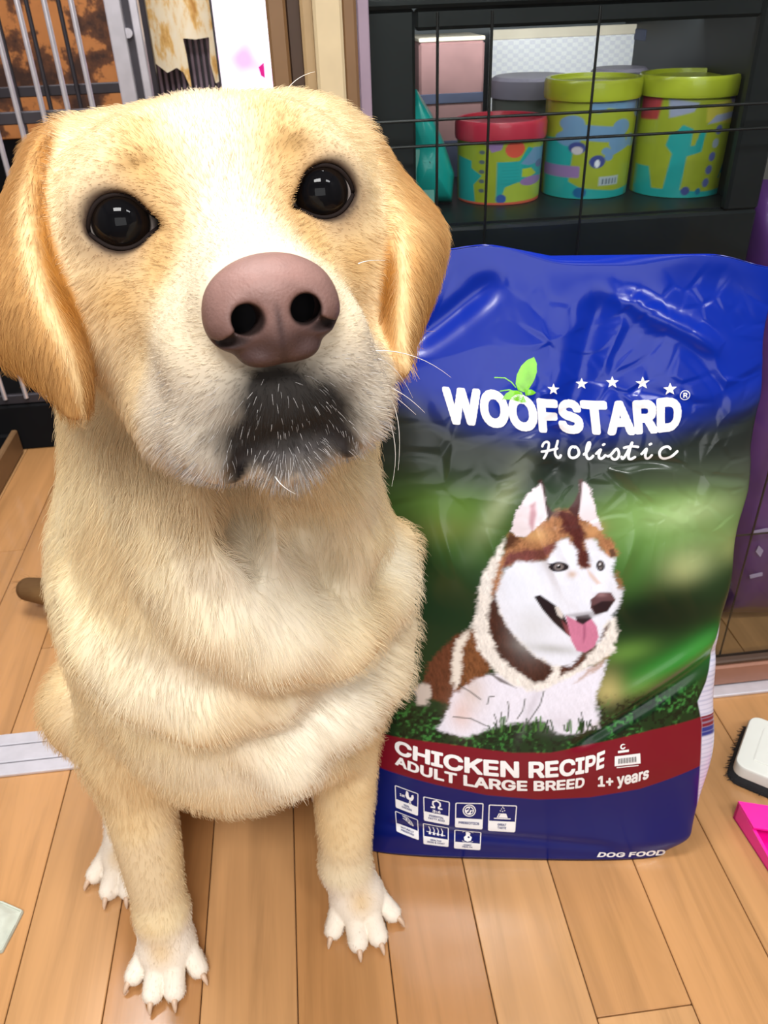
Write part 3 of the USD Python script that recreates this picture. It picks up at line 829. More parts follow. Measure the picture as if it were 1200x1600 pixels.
# ------------------------------------------------------------------ behind the glass: the black cabinet and what stands in it
plain("cabinet_black", (.010, .012, .014), rough=.45, spec=.35, vary=.2)
plain("cabinet_inside", (.10, .11, .12), rough=.7)
plain("wire_black", (.012, .011, .012), rough=.35)
painted("tub_print", rough=.30, coat=.3)
plain("lid_lime", srgb(174, 184, 48), rough=.32, coat=.3, vary=.05)
plain("lid_red", srgb(188, 48, 70), rough=.32, coat=.3, vary=.05)
plain("lid_grey", srgb(96, 92, 104), rough=.4, vary=.05)
plain("tub_grey", srgb(70, 74, 70), rough=.5, vary=.1)
plain("pouch_teal", srgb(10, 150, 142), rough=.35, coat=.3, vary=.15, scale=18)
plain("pouch_mint", srgb(110, 170, 160), rough=.4, vary=.1)
plain("carton_rose", srgb(150, 112, 112), rough=.7, vary=.22, scale=14)
plain("carton_slate", srgb(66, 72, 96), rough=.7, vary=.25, scale=20)
look("cool_white_sheet", {"t": ("texture_coordinate", {}), "m": ("mapping", {"scale": (1, .02, 1.5)}), "c": ("checker_texture", {"scale": 130.0, "color1": srgb(252, 252, 255), "color2": srgb(236, 236, 246)}), "p": ("principled_bsdf", {"roughness": .6})},
     [("t.object", "m.vector"), ("m.vector", "c.vector"), ("c.color", "p.base_color")])
plain("paper_cream", srgb(232, 220, 200), rough=.6)
plain("pouch_pink", srgb(226, 74, 104), rough=.4, vary=.15)
plain("pouch_moss", srgb(30, 72, 44), rough=.4, vary=.4, scale=25)
plain("pouch_lime", srgb(150, 176, 40), rough=.4, vary=.3, scale=25)
plain("sack_purple", srgb(94, 50, 122), rough=.4, vary=.25, scale=8, coat=.2)
plain("print_lilac", srgb(176, 160, 196), rough=.4)
plain("shelf_grey", srgb(138, 128, 120), rough=.6)

CY = .870
wx0, wx1 = on_wall(650, 200, CY)[0], on_wall(1158, 200, CY)[0]
wz0, wz1 = on_wall(900, 345, CY)[2], on_wall(900, 38, CY)[2]
cx0, cx1 = on_wall(572, 200, CY)[0], on_wall(1212, 200, CY)[0]
cabinet = thing("display_cabinet", "black cabinet with a wide opening holding the bright tubs, behind the glass door", "cabinet")
ctop = wz1 + .018
obj("front_panel", bevel_box((cx0, CY, .02), (cx1, CY + .014, wz0), .003), "cabinet_black", cabinet)
obj("front_panel", bevel_box((cx0, CY, wz0), (wx0, CY + .014, ctop), .003), "cabinet_black", cabinet)
obj("front_panel", bevel_box((wx1, CY, wz0), (cx1, CY + .014, ctop), .003), "cabinet_black", cabinet)
obj("front_panel", bevel_box((wx0, CY, wz1), (wx1, CY + .014, ctop), .003), "cabinet_black", cabinet)
obj("side_panel", box((cx0, CY + .014, .02), (cx0 + .012, 1.30, ctop)), "cabinet_black", cabinet)
obj("side_panel", box((cx1 - .012, CY + .014, .02), (cx1, 1.30, ctop)), "cabinet_black", cabinet)
obj("back_panel", box((cx0, 1.30, .02), (cx1, 1.312, ctop)), "cabinet_inside", cabinet)
obj("top_panel", bevel_box((cx0 - .004, CY - .006, ctop), (cx1 + .004, 1.315, ctop + .014), .003), "cabinet_black", cabinet)
obj("shelf", box((cx0 + .012, CY + .014, wz0 - .014), (cx1 - .012, 1.30, wz0 + .002)), "cabinet_black", cabinet)
for a in (cx0 + .02, cx1 - .06):
    obj("foot", bevel_box((a, CY + .02, 0), (a + .04, 1.28, .02), .003), "cabinet_black", cabinet)
SHELF = wz0 + .002

# the wire panel between glass and cabinet
wires = thing("wire_panel", "thin black wire grid standing between the glass door and the black cabinet", "wire grid")
wy = .842
for px, py in ((683, 200), (763, 200), (920, 200), (1163, 880)):
    x = on_wall(px, py, wy)[0]
    obj("wire", tube([(x, wy, .006), (x, wy, .86)], .0014, 8), "wire_black", wires, smooth=True)
for px, py in ((800, 181), (800, 221), (1170, 835)):
    z = on_wall(px, py, wy + .003)[2]
    obj("wire", tube([(cx0 - .005, wy + .0026, z), (.82, wy + .0026, z)], .0014, 8), "wire_black", wires, smooth=True)
obj("wire", tube([(cx0 - .005, wy + .0026, .0075), (.82, wy + .0026, .0075)], .0018, 8), "wire_black", wires, smooth=True)


def tub(px0, px1, pytop, pybot, y, lidmat, label, design, name="food_tub", lid_px=20):
    """A round tub; its print is drawn in (s, t): across the front from 0 to 1 and up from 0 to 1."""
    a, b = on_wall(px0, (pytop + pybot) / 2, y), on_wall(px1, (pytop + pybot) / 2, y)
    r = (b[0] - a[0]) / 2
    c = np.array([(a[0] + b[0]) / 2, y])
    ht = on_wall((px0 + px1) / 2, pytop, y - r)[2] - SHELF
    lid = ht * lid_px / (pybot - pytop)
    d = thing(name, label, "tub", (c[0], c[1], SHELF))
    n, m = 200, 110
    th = np.linspace(0, 2 * math.pi, n, endpoint=False)
    z = np.linspace(0, ht - lid, m)
    R = r * (.93 + .035 * z / ht)
    v = np.stack([R[:, None] * np.sin(th), -R[:, None] * np.cos(th), np.broadcast_to(z[:, None], (m, n))], -1).reshape(-1, 3)
    i = np.arange(m - 1)[:, None] * n + np.arange(n)
    j = np.arange(m - 1)[:, None] * n + (np.arange(n) + 1) % n
    q = np.stack([i, j, j + n, i + n], -1).reshape(-1, 4)
    v = np.vstack([v, [0, 0, 0], [0, 0, ht - lid]])
    k = np.arange(n)
    f = np.vstack([q[:, [0, 1, 2]], q[:, [0, 2, 3]], np.stack([np.full(n, n * m), np.roll(k, -1), k], 1), np.stack([np.full(n, n * m + 1), (m - 1) * n + k, (m - 1) * n + np.roll(k, -1)], 1)])
    s = .5 + .5 * np.sin(np.broadcast_to(th, (m, n))).ravel()
    front = (np.cos(np.broadcast_to(th, (m, n))) > 0).ravel()
    st = np.stack([np.where(front, s, -2 - s), np.broadcast_to(np.linspace(0, 1, m)[:, None], (m, n)).ravel()], 1)
    st = np.vstack([st, [[.5, 0], [.5, 1]]])
    P = Paint(st, srgb(158, 168, 50))
    design(P)
    obj("body", (v, f), "tub_print", d, color=np.clip(P.c, 0, 1))
    pr = [(0, ht - lid - .004), (r * 1.005, ht - lid - .004), (r * 1.02, ht - lid), (r * 1.02, ht - .004), (r * .99, ht), (r * .90, ht), (r * .89, ht - .004), (0, ht - .004)]
    obj("lid", trimesh.creation.revolve(np.array(pr), sections=64), lidmat, d)
    return d


TEAL, BLUE, LILAC, NAVY = srgb(40, 160, 160), srgb(110, 146, 184), srgb(150, 116, 170), srgb(64, 74, 140)


def dot(P, x, y, rx, ry, c, soft=.008):
    th = np.linspace(0, 2 * math.pi, 28, endpoint=False)
    P.fill(np.stack([x + rx * np.cos(th), y + ry * np.sin(th)], 1), c, soft=soft)


def bone(x0, y0, x1, y1, r, asp):
    """The outline of a dog biscuit; asp: width of the drawing over its height."""
    a, b = np.array([x0 * asp, y0]), np.array([x1 * asp, y1])
    t = (b - a) / np.linalg.norm(b - a)
    n = np.array([-t[1], t[0]])
    s = LineString([a, b]).buffer(r)
    for e, k in ((a, -1), (b, 1)):
        for sgn in (-1, 1):
            s = s.union(Point(*(e + n * sgn * r * .95 + t * k * r * .3)).buffer(r * 1.05))
    return shapely.affinity.scale(s, 1 / asp, 1, origin=(0, 0))


def tub_a(P):
    P.fill([(0, 0), (.14, 0), (.12, .30), (.20, .45), (.10, .55), (.10, .66), (0, .70)], TEAL, soft=.008)
    P.fill([(.36, .22), (.36, .66), (.62, .66), (.72, .86), (.86, .80), (1, .84), (1, .30), (.62, .30), (.50, .12), (.42, .02), (.36, .06)], TEAL, soft=.008)
    P.fill([(.64, .62), (.80, .84), (1, .80), (1, .50), (.86, .60), (.74, .58)], BLUE, soft=.01)
    P.fill([(.14, 1), (.44, 1), (.40, .84), (.30, .80), (.24, .90)], LILAC, soft=.01)
    P.fill([(.46, .28), (.60, .34), (.80, .34), (1.0, .40), (1, 0), (.40, .05)], srgb(170, 186, 66), soft=.01)
    P.fill([(.66, .54), (.78, .54), (.86, .44), (.76, .40), (.66, .42)], srgb(176, 190, 60), soft=.01)
    for i in range(5):
        dot(P, .20, .80 - i * .145, .030, .030, srgb(92, 104, 110))
    dot(P, .56, .84, .115, .125, srgb(214, 84, 66))
    dot(P, .90, .58, .06, .06, srgb(96, 110, 150))
    dot(P, .80, .34, .16, .07, LILAC)
    dot(P, .42, .10, .06, .07, srgb(44, 84, 160))
    P.fill([(.0, -.01), (1, -.01), (1, .05), (0, .035)], srgb(206, 92, 72), soft=.006)
    for i in range(6):
        P.fill(shapely.box(.42, .58 - i * .05, .62, .585 - i * .05), srgb(30, 120, 128), soft=.006, alpha=.6)


def tub_b(P):
    P.fill([(0, 0), (1, 0), (1, .10), (.70, .08), (.30, .12), (.18, .18), (.20, .50), (.12, .62), (0, .60)], TEAL, soft=.008)
    P.fill(bone(.20, .68, .66, .64, .075, .72), BLUE, soft=.008)
    P.fill(bone(.46, .97, .95, .90, .06, .72), BLUE, soft=.008)
    P.fill(bone(.58, .46, .86, .56, .035, .72), BLUE, soft=.008)
    dot(P, .24, .52, .085, .060, NAVY)
    dot(P, .24, .495, .055, .040, srgb(200, 190, 200))
    dot(P, .46, .385, .090, .065, NAVY)
    dot(P, .46, .365, .028, .040, srgb(230, 230, 240))
    P.fill(shapely.box(-.1, .24, .26, .32).buffer(.02), LILAC, soft=.01)
    P.fill(shapely.box(.50, .14, .74, .23), srgb(176, 186, 196), soft=.008)
    for i in range(9):
        P.fill(shapely.box(.52 + i * .024, .15, .530 + i * .024, .21), srgb(80, 96, 110), soft=.003)
    dot(P, .30, .07, .07, .055, srgb(30, 96, 150))
    P.fill(shapely.box(.885, 0, .905, 1), srgb(120, 136, 40), soft=.006, alpha=.7)


def tub_c(P):
    P.fill([(0, 0), (1, 0), (1, .07), (.62, .06), (.30, .09), (0, .09)], TEAL, soft=.008)
    P.fill([(.18, .04), (.34, .04), (.36, .42), (.50, .46), (.52, .66), (.46, .66), (.42, .52), (.38, .52), (.38, .68), (.28, .72), (.24, .66), (.18, .62), (.16, .52), (.22, .44)], TEAL, soft=.008)
    P.fill([(.86, .66), (1, .70), (1, .26), (.92, .24), (.84, .16), (.78, .18), (.84, .36)], srgb(0, 128, 136), soft=.008)
    P.fill([(-.1, 1), (.10, 1), (.08, .76), (-.1, .72)], srgb(176, 58, 66), soft=.012)
    P.fill([(.14, .96), (.40, .92), (.36, .84), (.16, .78)], srgb(154, 160, 190), soft=.012)
    P.fill([(.48, .90), (.80, .94), (.92, .70), (.50, .74)], srgb(198, 184, 76), soft=.012)
    P.fill([(.60, .80), (.86, .82), (.84, .76), (.52, .72)], srgb(160, 166, 196), soft=.010)
    P.fill([(.72, .98), (.96, .98), (.94, .88), (.78, .90)], srgb(160, 150, 190), soft=.010)
    for i in range(5):
        dot(P, .665 - i * .012, .66 - i * .128, .040, .045, srgb(92, 100, 160) if i != 1 else srgb(150, 160, 176))
    dot(P, .40, .075, .045, .045, NAVY)
    dot(P, .54, .065, .030, .035, srgb(40, 110, 150))
    P.fill(shapely.box(.80, .10, 1.1, .22), srgb(150, 166, 70), soft=.008)
    dot(P, 1.0, .30, .07, .07, srgb(74, 66, 120))
    P.fill([(0, .06), (.10, .06), (.06, .30), (0, .30)], TEAL, soft=.008)


tub(712, 846, 193, 337, 1.000, "lid_red", "short lime tub with a red lid behind the glass", tub_a, lid_px=27)
tub(848, 986, 128, 332, 1.005, "lid_lime", "tall lime tub with lime lid and blue biscuit shapes, middle of the row", tub_b, lid_px=27)
tub(992, 1136, 122, 324, .985, "lid_lime", "tall lime tub with lime lid and teal patch, nearest the right end of the row", tub_c, lid_px=27)


def lidded(px0, px1, pytop, pybot, y, label):
    a, b = on_wall(px0, pybot, y)[0], on_wall(px1, pybot, y)[0]
    r = (b - a) / 2
    ht = on_wall((px0 + px1) / 2, pytop, y - r)[2] - SHELF
    d = thing("storage_tub", label, "tub", ((a + b) / 2, y, SHELF))
    obj("body", trimesh.creation.revolve(np.array([(0, 0), (r * .93, 0), (r * .95, ht * .8), (0, ht * .8)]), sections=48), "tub_grey", d)
    obj("lid", trimesh.creation.revolve(np.array([(0, ht * .8), (r, ht * .8), (r, ht * .97), (r * .9, ht), (0, ht)]), sections=48), "lid_grey", d)


lidded(766, 884, 124, 190, 1.13, "dark grey tub with a grey lid behind the red-lidded tub")
lidded(918, 1000, 110, 190, 1.15, "dark grey tub with a grey lid behind the middle lime tub")


def pouch(name, label, cat, px, y, thick, mat, z0=None, seed=1, parts=(), lean=0.0):
    """A filled bag whose outline (in pixels, at its front) is swollen to a thickness."""
    pts = np.array([on_wall(p[0], p[1], y) for p in px])[:, [0, 2]]
    poly = Polygon(pts)
    if z0 is not None:
        poly = shapely.affinity.translate(poly, 0, z0 - poly.bounds[1])
    c = np.array(poly.centroid.coords[0])
    d = thing(name, label, cat, (c[0], y + thick / 2, poly.bounds[1]))
    x0, b0, x1, b1 = poly.bounds
    g = np.array(poly.exterior.coords)
    n = 90
    ring = np.array([poly.exterior.interpolate(t, normalized=True).coords[0] for t in np.linspace(0, 1, n, endpoint=False)])
    vs, fs = [], []
    levels = np.concatenate([np.linspace(0, 1, 9)])
    prof = []
    for sgn in (-1, 1):
        for k in (levels if sgn < 0 else levels[::-1][1:]):
            prof.append((1 - (1 - k) ** 1.0 * 1.0, sgn))
    for k, sgn in prof:
        scale = k
        dep = thick / 2 * (1 - k ** 2.6) ** .5 * sgn
        q = c + (ring - c) * max(scale, .02)
        w = .12 * thick * (meshkit.fbm(np.stack([q[:, 0] * 22, q[:, 1] * 22, 0 * q[:, 0] + sgn], 1), 3, seed) - .5) * (1 - k)
        vs.append(np.stack([q[:, 0], np.full(n, dep) + w * 2, q[:, 1]], 1))
    vs = np.array(vs)
    m = len(vs)
    for i in range(m - 1):
        for j in range(n):
            a, b = i * n + j, i * n + (j + 1) % n
            fs += [[a, b, b + n], [a, b + n, a + n]]
    v = vs.reshape(-1, 3) - [c[0], 0, poly.bounds[1]]
    mesh = trimesh.Trimesh(v, np.array(fs), process=False)
    mesh.fill_holes()
    mesh.fix_normals()
    obj("bag", mesh, mat, d, smooth=True)
    for nm, shp, mt in parts:
        pp = np.array([on_wall(p[0], p[1], y) for p in shp])[:, [0, 2]]
        s = Polygon(pp)
        e = trimesh.creation.extrude_polygon(s, .0012, engine="earcut")
        vv = np.stack([e.vertices[:, 0] - c[0], -e.vertices[:, 2] - thick * .40, e.vertices[:, 1] - poly.bounds[1]], 1)
        obj(nm, trimesh.Trimesh(vv, e.faces), mt, d)
    return d


pouch("treat_pouch", "teal pouch of treats beside the red-lidded tub behind the glass", "pouch", [(640, 345), (640, 190), (655, 165), (680, 205), (700, 250), (716, 300), (712, 345)], .955, .05, "pouch_teal", SHELF, 3,
      parts=[("printed_panel", [(650, 320), (650, 235), (676, 232), (680, 318)], "pouch_mint")])
a, b = on_wall(655, 100, 1.13), on_wall(757, 100, 1.13)
carton = thing("carton", "dusty rose carton standing at the left back of the black cabinet", "box", ((a[0] + b[0]) / 2, 1.18, SHELF))
w_, h_ = (b[0] - a[0]) / 2, on_wall(700, 58, 1.13)[2] - SHELF
obj("body", bevel_box((-w_, -.05, 0), (w_, .05, h_ * .97), .003), "carton_rose", carton)
obj("flap", bevel_box((-w_, -.052, h_ * .55), (w_ * .98, -.0505, h_ * .62), .0005), "carton_slate", carton)
obj("flap", bevel_box((-w_, -.052, 0), (w_ * .98, -.0505, h_ * .28), .0005), "carton_slate", carton)
obj("top_flap", bevel_box((-w_, -.05, h_ * .972), (w_, .05, h_), .0008), "paper_cream", carton)
a, b = on_wall(764, 100, 1.26), on_wall(1000, 100, 1.26)
sheet = thing("perforated_sheet", "white sheet with rows of small grey dots, standing behind the tubs", "sheet", ((a[0] + b[0]) / 2, 1.26, SHELF))
w_, h_ = (b[0] - a[0]) / 2, on_wall(880, 42, 1.26)[2] - SHELF
obj("board", bevel_box((-w_, -.002, 0), (w_, .002, h_), .0008), "cool_white_sheet", sheet)
obj("edge_strip", bevel_box((-w_, -.004, h_ - .012), (w_, -.0022, h_), .0005), "paper_cream", sheet)
a, b = on_wall(1004, 100, 1.22), on_wall(1050, 100, 1.22)
slate = thing("carton", "narrow slate blue carton behind the gap between the two lime lids", "box", ((a[0] + b[0]) / 2, 1.25, SHELF))
w_, h_ = (b[0] - a[0]) / 2, on_wall(1025, 44, 1.22)[2] - SHELF
obj("body", bevel_box((-w_, -.03, 0), (w_, .03, h_ * .9), .002), "carton_slate", slate)
obj("lid", bevel_box((-w_ - .002, -.032, h_ * .9), (w_ + .002, .032, h_), .002), "carton_slate", slate)
pouch("treat_pouch", "pink topped pouch at the right back of the black cabinet", "pouch", [(1052, 200), (1050, 60), (1062, 46), (1085, 48), (1092, 100), (1095, 200)], 1.19, .03, "pouch_pink", SHELF, 5)
pouch("treat_pouch", "grey rose pouch in the far right corner of the black cabinet", "pouch", [(1096, 200), (1098, 60), (1120, 44), (1160, 60), (1165, 200)], 1.20, .04, "carton_rose", SHELF, 6)
TOP = ctop + .014
pouch("treat_pouch", "moss green pouch lying on top of the black cabinet, nearest its left end", "pouch", [(584, 30), (584, -40), (640, -50), (676, -30), (678, 28)], .93, .06, "pouch_moss", TOP, 7)
pouch("treat_pouch", "yellow green pouch on top of the black cabinet beside the moss green one", "pouch", [(664, 30), (668, -40), (700, -46), (722, -30), (724, 30)], .99, .05, "pouch_lime", TOP, 8)
pouch("treat_pouch", "slate pouch on top of the black cabinet above the tubs", "pouch", [(760, 26), (764, -40), (840, -50), (900, -40), (905, 24)], .98, .06, "carton_slate", TOP, 9)
pouch("food_sack", "purple sack standing behind the glass to the right of the blue bag", "sack", [(1150, 985), (1204, 320), (1216, 285), (1420, 285), (1440, 985)], .852, .10, "sack_purple", .002, 10,
      parts=[("printed_mark", [(1186, 868), (1191, 858), (1198, 866), (1193, 876)], "print_lilac"), ("printed_mark", [(1180, 836), (1210, 830), (1210, 836), (1181, 842)], "print_lilac"), ("printed_mark", [(1176, 905), (1206, 898), (1206, 903), (1177, 910)], "print_lilac")])
rect_light("added_cabinet_fill", ((cx0 + cx1) / 2, 1.06, ctop - .004), ((cx0 + cx1) / 2, 1.28, SHELF + .08), .40, .03, 20.0, (1, 1, 1))  # unseen fill added to brighten the white sheet at the back
rect_light("added_cabinet_fill_001", ((cx0 + cx1) / 2, CY + .04, ctop - .004), ((cx0 + cx1) / 2, 1.10, SHELF + .05), .40, .02, 9.0, (1, 1, 1))  # second added fill, without a fixture, for the tub fronts and lids
shelf = thing("floor_board", "low grey board on the floor behind the glass, in front of the purple sack", "board")
obj("board", bevel_box((cx1 + .02, .812, .0005), (1.2, .8385, .012), .002), "shelf_grey", shelf)

# ------------------------------------------------------------------ left: the wire cage and what is behind it
plain("chrome", (.74, .71, .77), rough=.24, metal=.6, scale=30, vary=.08)
plain("steel_dark", (.06, .055, .065), rough=.4, metal=.5)
plain("slat_mauve", srgb(140, 122, 136), rough=.4, metal=.2)
plain("plinth_black", (.005, .005, .006), rough=.85, spec=.12)
look("blotched_board", {"t": ("texture_coordinate", {}), "n": ("noise_texture", {"scale": 9.0, "detail": 5.0, "roughness": .62}), "r": ("rgb_ramp", {"ramp": [(.40, srgb(66, 40, 30)), (.48, srgb(112, 68, 42)), (.52, srgb(200, 128, 70)), (.75, srgb(212, 140, 78))]}), "p": ("principled_bsdf", {"roughness": .7})},
     [("t.object", "n.vector"), ("n.fac", "r.fac"), ("r.color", "p.base_color")])
look("torn_paper", {"t": ("texture_coordinate", {}), "m": ("mapping", {"scale": (1.6, 1, .6)}), "n": ("noise_texture", {"scale": 22.0, "detail": 5.0, "roughness": .62}), "r": ("rgb_ramp", {"ramp": [(.32, srgb(196, 138, 66)), (.42, srgb(232, 186, 112)), (.50, srgb(246, 226, 190)), (.75, srgb(250, 240, 220))]}), "p": ("principled_bsdf", {"roughness": .7})},
     [("t.object", "m.vector"), ("m.vector", "n.vector"), ("n.fac", "r.fac"), ("r.color", "p.base_color")])
look("light_panel", {"t": ("texture_coordinate", {}), "n": ("noise_texture", {"scale": 9.0, "detail": 1.0}), "r": ("rgb_ramp", {"ramp": [(.38, (1.0, .36, .90)), (.56, (1.0, .90, .98))]}), "e": ("emission", {"strength": 1.6})},
     [("t.object", "n.vector"), ("n.fac", "r.fac"), ("r.color", "e.color")], surface="e.emission")
plain("magenta_plastic", srgb(238, 6, 150), rough=.35, coat=.3, vary=.06)

GY = 1.74
zz = lambda px, py, y=GY: on_wall(px, py, y)[2]
xx = lambda px, py, y=GY: on_wall(px, py, y)[0]
cage = thing("pet_cage", "large chrome barred pet cage at the left behind the dog", "cage")
px0, px1 = xx(166, 20), xx(192, 20)
left = -1.55
rail = zz(60, 184)
for i in range(-14, 4):
    x = xx(131, 100) + (i - 3) * (xx(131, 100) - xx(92, 100)) * 1.04
    if x > left + .02:
        obj("bar", tube([(x, GY, .13), (x, GY, 1.45)], .0052, 8), "chrome", cage, smooth=True)
for i in range(-14, 4):
    x = xx(112, 100, 2.08) + (i - 3) * .066
    if x > left + .02:
        obj("bar", tube([(x, 2.08, .13), (x, 2.08, 1.45)], .0050, 8), "steel_dark", cage, smooth=True)
obj("post", bevel_box((px0, GY - .010, .0), (px1, GY + .012, 1.48), .002), "chrome", cage)
obj("post", bevel_box((px1 + .012, GY + .004, .0), (xx(216, 20), GY + .030, 1.48), .002), "chrome", cage)
obj("post_inner", box((px1, GY + .006, .0), (px1 + .012, GY + .028, 1.48)), "steel_dark", cage)
bolt = trimesh.creation.cylinder(radius=.008, height=.008, sections=20)
bolt.apply_transform(trimesh.transformations.rotation_matrix(math.pi / 2, [1, 0, 0]))
bolt.apply_translation((xx(200, 50), GY - .001, zz(190, 52)))
obj("bolt", bolt, "chrome", cage)
for z, y, m in ((rail, GY, "steel_dark"), (.125, GY, "steel_dark"), (1.45, GY, "steel_dark"), (zz(60, 143, 2.08), 2.08, "steel_dark")):
    obj("rail", bevel_box((left, y + .006, z - .011), (px0, y + .018, z + .011), .002), m, cage)
obj("plinth", bevel_box((left, GY, .0), (px0 - .002, 2.10, .112), .004), "plinth_black", cage)
obj("side_rail", bevel_box((px0, GY + .030, .10), (px0 + .02, 2.08, .125), .002), "steel_dark", cage)
obj("back_post", bevel_box((px0, 2.08, .0), (px0 + .024, 2.104, 1.48), .002), "steel_dark", cage)

board = thing("backing_board", "brown board with dark blotches standing behind the cage bars", "board", (0, 2.34, 0))
zb = zz(60, 215, 2.34)
obj("panel", bevel_box((left, -.006, zb), (xx(186, 60, 2.34), .006, 1.50), .002), "blotched_board", board)
obj("lower_panel", bevel_box((left, -.004, .0), (xx(186, 60, 2.34), .006, zb), .002), "plinth_black", board)

slats = thing("slatted_screen", "grey screen of narrow upright slats partly covered by torn paper", "screen", (0, 2.24, 0))
for i in range(16):
    x = xx(214 + i * 9.2, 100, 2.20)
    obj("slat", bevel_box((x, -.005, .0), (x + (xx(219, 100, 2.2) - xx(214, 100, 2.2)), .005, 1.45), .001), "slat_mauve", slats, smooth=False)
obj("slat_backing", box((xx(212, 100, 2.2), .006, .0), (xx(362, 100, 2.2), .012, 1.45)), "steel_dark", slats)
torn = [(212, -60), (360, -60), (352, 30), (356, 118), (338, 128), (330, 98), (328, 56), (306, 60), (284, 58), (290, 84), (298, 134), (288, 112), (276, 104), (262, 112), (244, 98), (234, 90), (222, 100), (213, 66)]
tp = Polygon(np.array([on_wall(p[0], p[1], 2.17) for p in torn])[:, [0, 2]])
e = trimesh.creation.extrude_polygon(tp.buffer(.004).buffer(-.002), .003, engine="earcut")
paper = thing("torn_poster", "torn cream and gold paper hanging on the slatted screen", "paper", (0, 2.17, 0))
obj("sheet", trimesh.Trimesh(np.stack([e.vertices[:, 0], -e.vertices[:, 2], e.vertices[:, 1]], 1), e.faces), "torn_paper", paper)
tp2 = Polygon(np.array([on_wall(p[0], p[1], 2.15) for p in [(224, -40), (262, -40), (266, 40), (270, 90), (252, 84), (238, 76), (226, 40)]])[:, [0, 2]])
e = trimesh.creation.extrude_polygon(tp2.buffer(.004), .003, engine="earcut")
obj("loose_strip", trimesh.Trimesh(np.stack([e.vertices[:, 0], -e.vertices[:, 2] + .012, e.vertices[:, 1]], 1), e.faces), "torn_paper", paper)

lp = thing("lit_poster", "glowing pinkish white backlit poster beside the brown door stiles", "lit sign", (0, 2.05, 0))
a, b = xx(338, 60, 2.05), xx(424, 60, 2.05)
obj("panel", bevel_box((a, -.004, .02), (b, .004, 1.45), .001), "light_panel", lp)
obj("casing", bevel_box((a - .006, .0045, .0), (b + .006, .030, 1.46), .002), "steel_dark", lp)
m_ = [(404, 105), (412, 98), (414, 122), (408, 118)]
e = trimesh.creation.extrude_polygon(Polygon(np.array([on_wall(p[0], p[1], 2.045) for p in m_])[:, [0, 2]]), .002, engine="earcut")
obj("printed_mark", trimesh.Trimesh(np.stack([e.vertices[:, 0], -e.vertices[:, 2] - .0045, e.vertices[:, 1]], 1), e.faces), "magenta_plastic", lp)

tray = thing("cage_tray", "black tray with a bare metal rim pulled out in front of the cage", "tray")
tx = -.676
obj("tray_bottom", bevel_box((-1.3, 1.32, .004), (tx - .014, GY - .02, .016), .003), "plinth_black", tray)
obj("tray_wall", bevel_box((-1.3, 1.32, .004), (tx - .014, 1.334, .055), .003), "plinth_black", tray)
obj("tray_wall", bevel_box((-1.3, GY - .034, .004), (tx - .014, GY - .02, .055), .003), "plinth_black", tray)
obj("metal_rim", bevel_box((tx - .014, 1.31, .002), (tx, GY - .012, .060), .003), "door_brown", tray)
for i in range(7):
    x = -1.2 + i * .075
    obj("grid_wire", tube([(x, 1.335, .05), (x + .02, GY - .035, .05)], .003, 8), "steel_dark", tray, smooth=True)

# ------------------------------------------------------------------ small things lying on the floor
plain("pad_white", srgb(226, 226, 218), rough=.45, vary=.03, scale=9)
plain("pad_black", (.012, .012, .014), rough=.9, bump=.6, scale=240)
plain("rag_grey", srgb(186, 190, 176), rough=.85, vary=.12, scale=40)
c0, c1, c2 = on_floor(1134, 1100, .030), on_floor(1146, 1194, .030), on_floor(1200, 1216, .030)
ex = (c2 - c1) / np.linalg.norm(c2 - c1)
ey = np.array([-ex[1], ex[0], 0])
ln = float((c0 - c1) @ ey)
q = shapely.box(.014, .014, .14, ln - .014).buffer(.014, quad_segs=8)
pad = thing("scrub_pad", "white flat pad with rounded corners and black bristles underneath", "pad", (c1[0], c1[1], 0), math.atan2(ex[1], ex[0]))
top = [(q.buffer(-.004), .030), (q.buffer(-.0015), .0295), (q, .027), (q, .013)]


def slab(levels, n=120):
    vs = []
    for s, z in levels:
        r = np.array([s.exterior.interpolate(t, normalized=True).coords[0] for t in np.linspace(0, 1, n, endpoint=False)])
        vs.append(np.column_stack([r, np.full(n, z)]))
    m = len(vs)
    v = np.vstack(vs + [[np.append(vs[0][:, :2].mean(0), levels[0][1]), np.append(vs[-1][:, :2].mean(0), levels[-1][1])]])
    f = []
    for i in range(m - 1):
        for j in range(n):
            k = (j + 1) % n
            f += [[i * n + j, (i + 1) * n + j, (i + 1) * n + k], [i * n + j, (i + 1) * n + k, i * n + k]]
    for j in range(n):
        k = (j + 1) % n
        f += [[m * n, j, k], [m * n + 1, (m - 1) * n + k, (m - 1) * n + j]]
    t = trimesh.Trimesh(v, np.array(f), process=False)
    t.fix_normals()
    return t


obj("board", slab(top), "pad_white", pad, smooth=40)
obj("raised_panel", slab([(q.buffer(-.022), .0312), (q.buffer(-.020), .0308), (q.buffer(-.020), .0300)]), "pad_white", pad, smooth=40)
obj("bristles", slab([(q.buffer(-.001), .0128), (q.buffer(.004), .008), (q.buffer(.005), .001)]), "pad_black", pad, smooth=40, label="black bristle underside")
tuft = []
for i in range(260):
    t = RNG.random()
    p = np.array(q.buffer(.003).exterior.interpolate(t, normalized=True).coords[0])
    dr = p - np.array([.12, ln / 2])
    dr /= np.linalg.norm(dr)
    tuft.append(tube([np.append(p, .006), np.append(p + dr * RNG.uniform(.003, .008), RNG.uniform(.0008, .004))], [.0007, .0003], 4))
obj("bristle_tufts", join(*tuft), "pad_black", pad, smooth=True, kind="stuff")

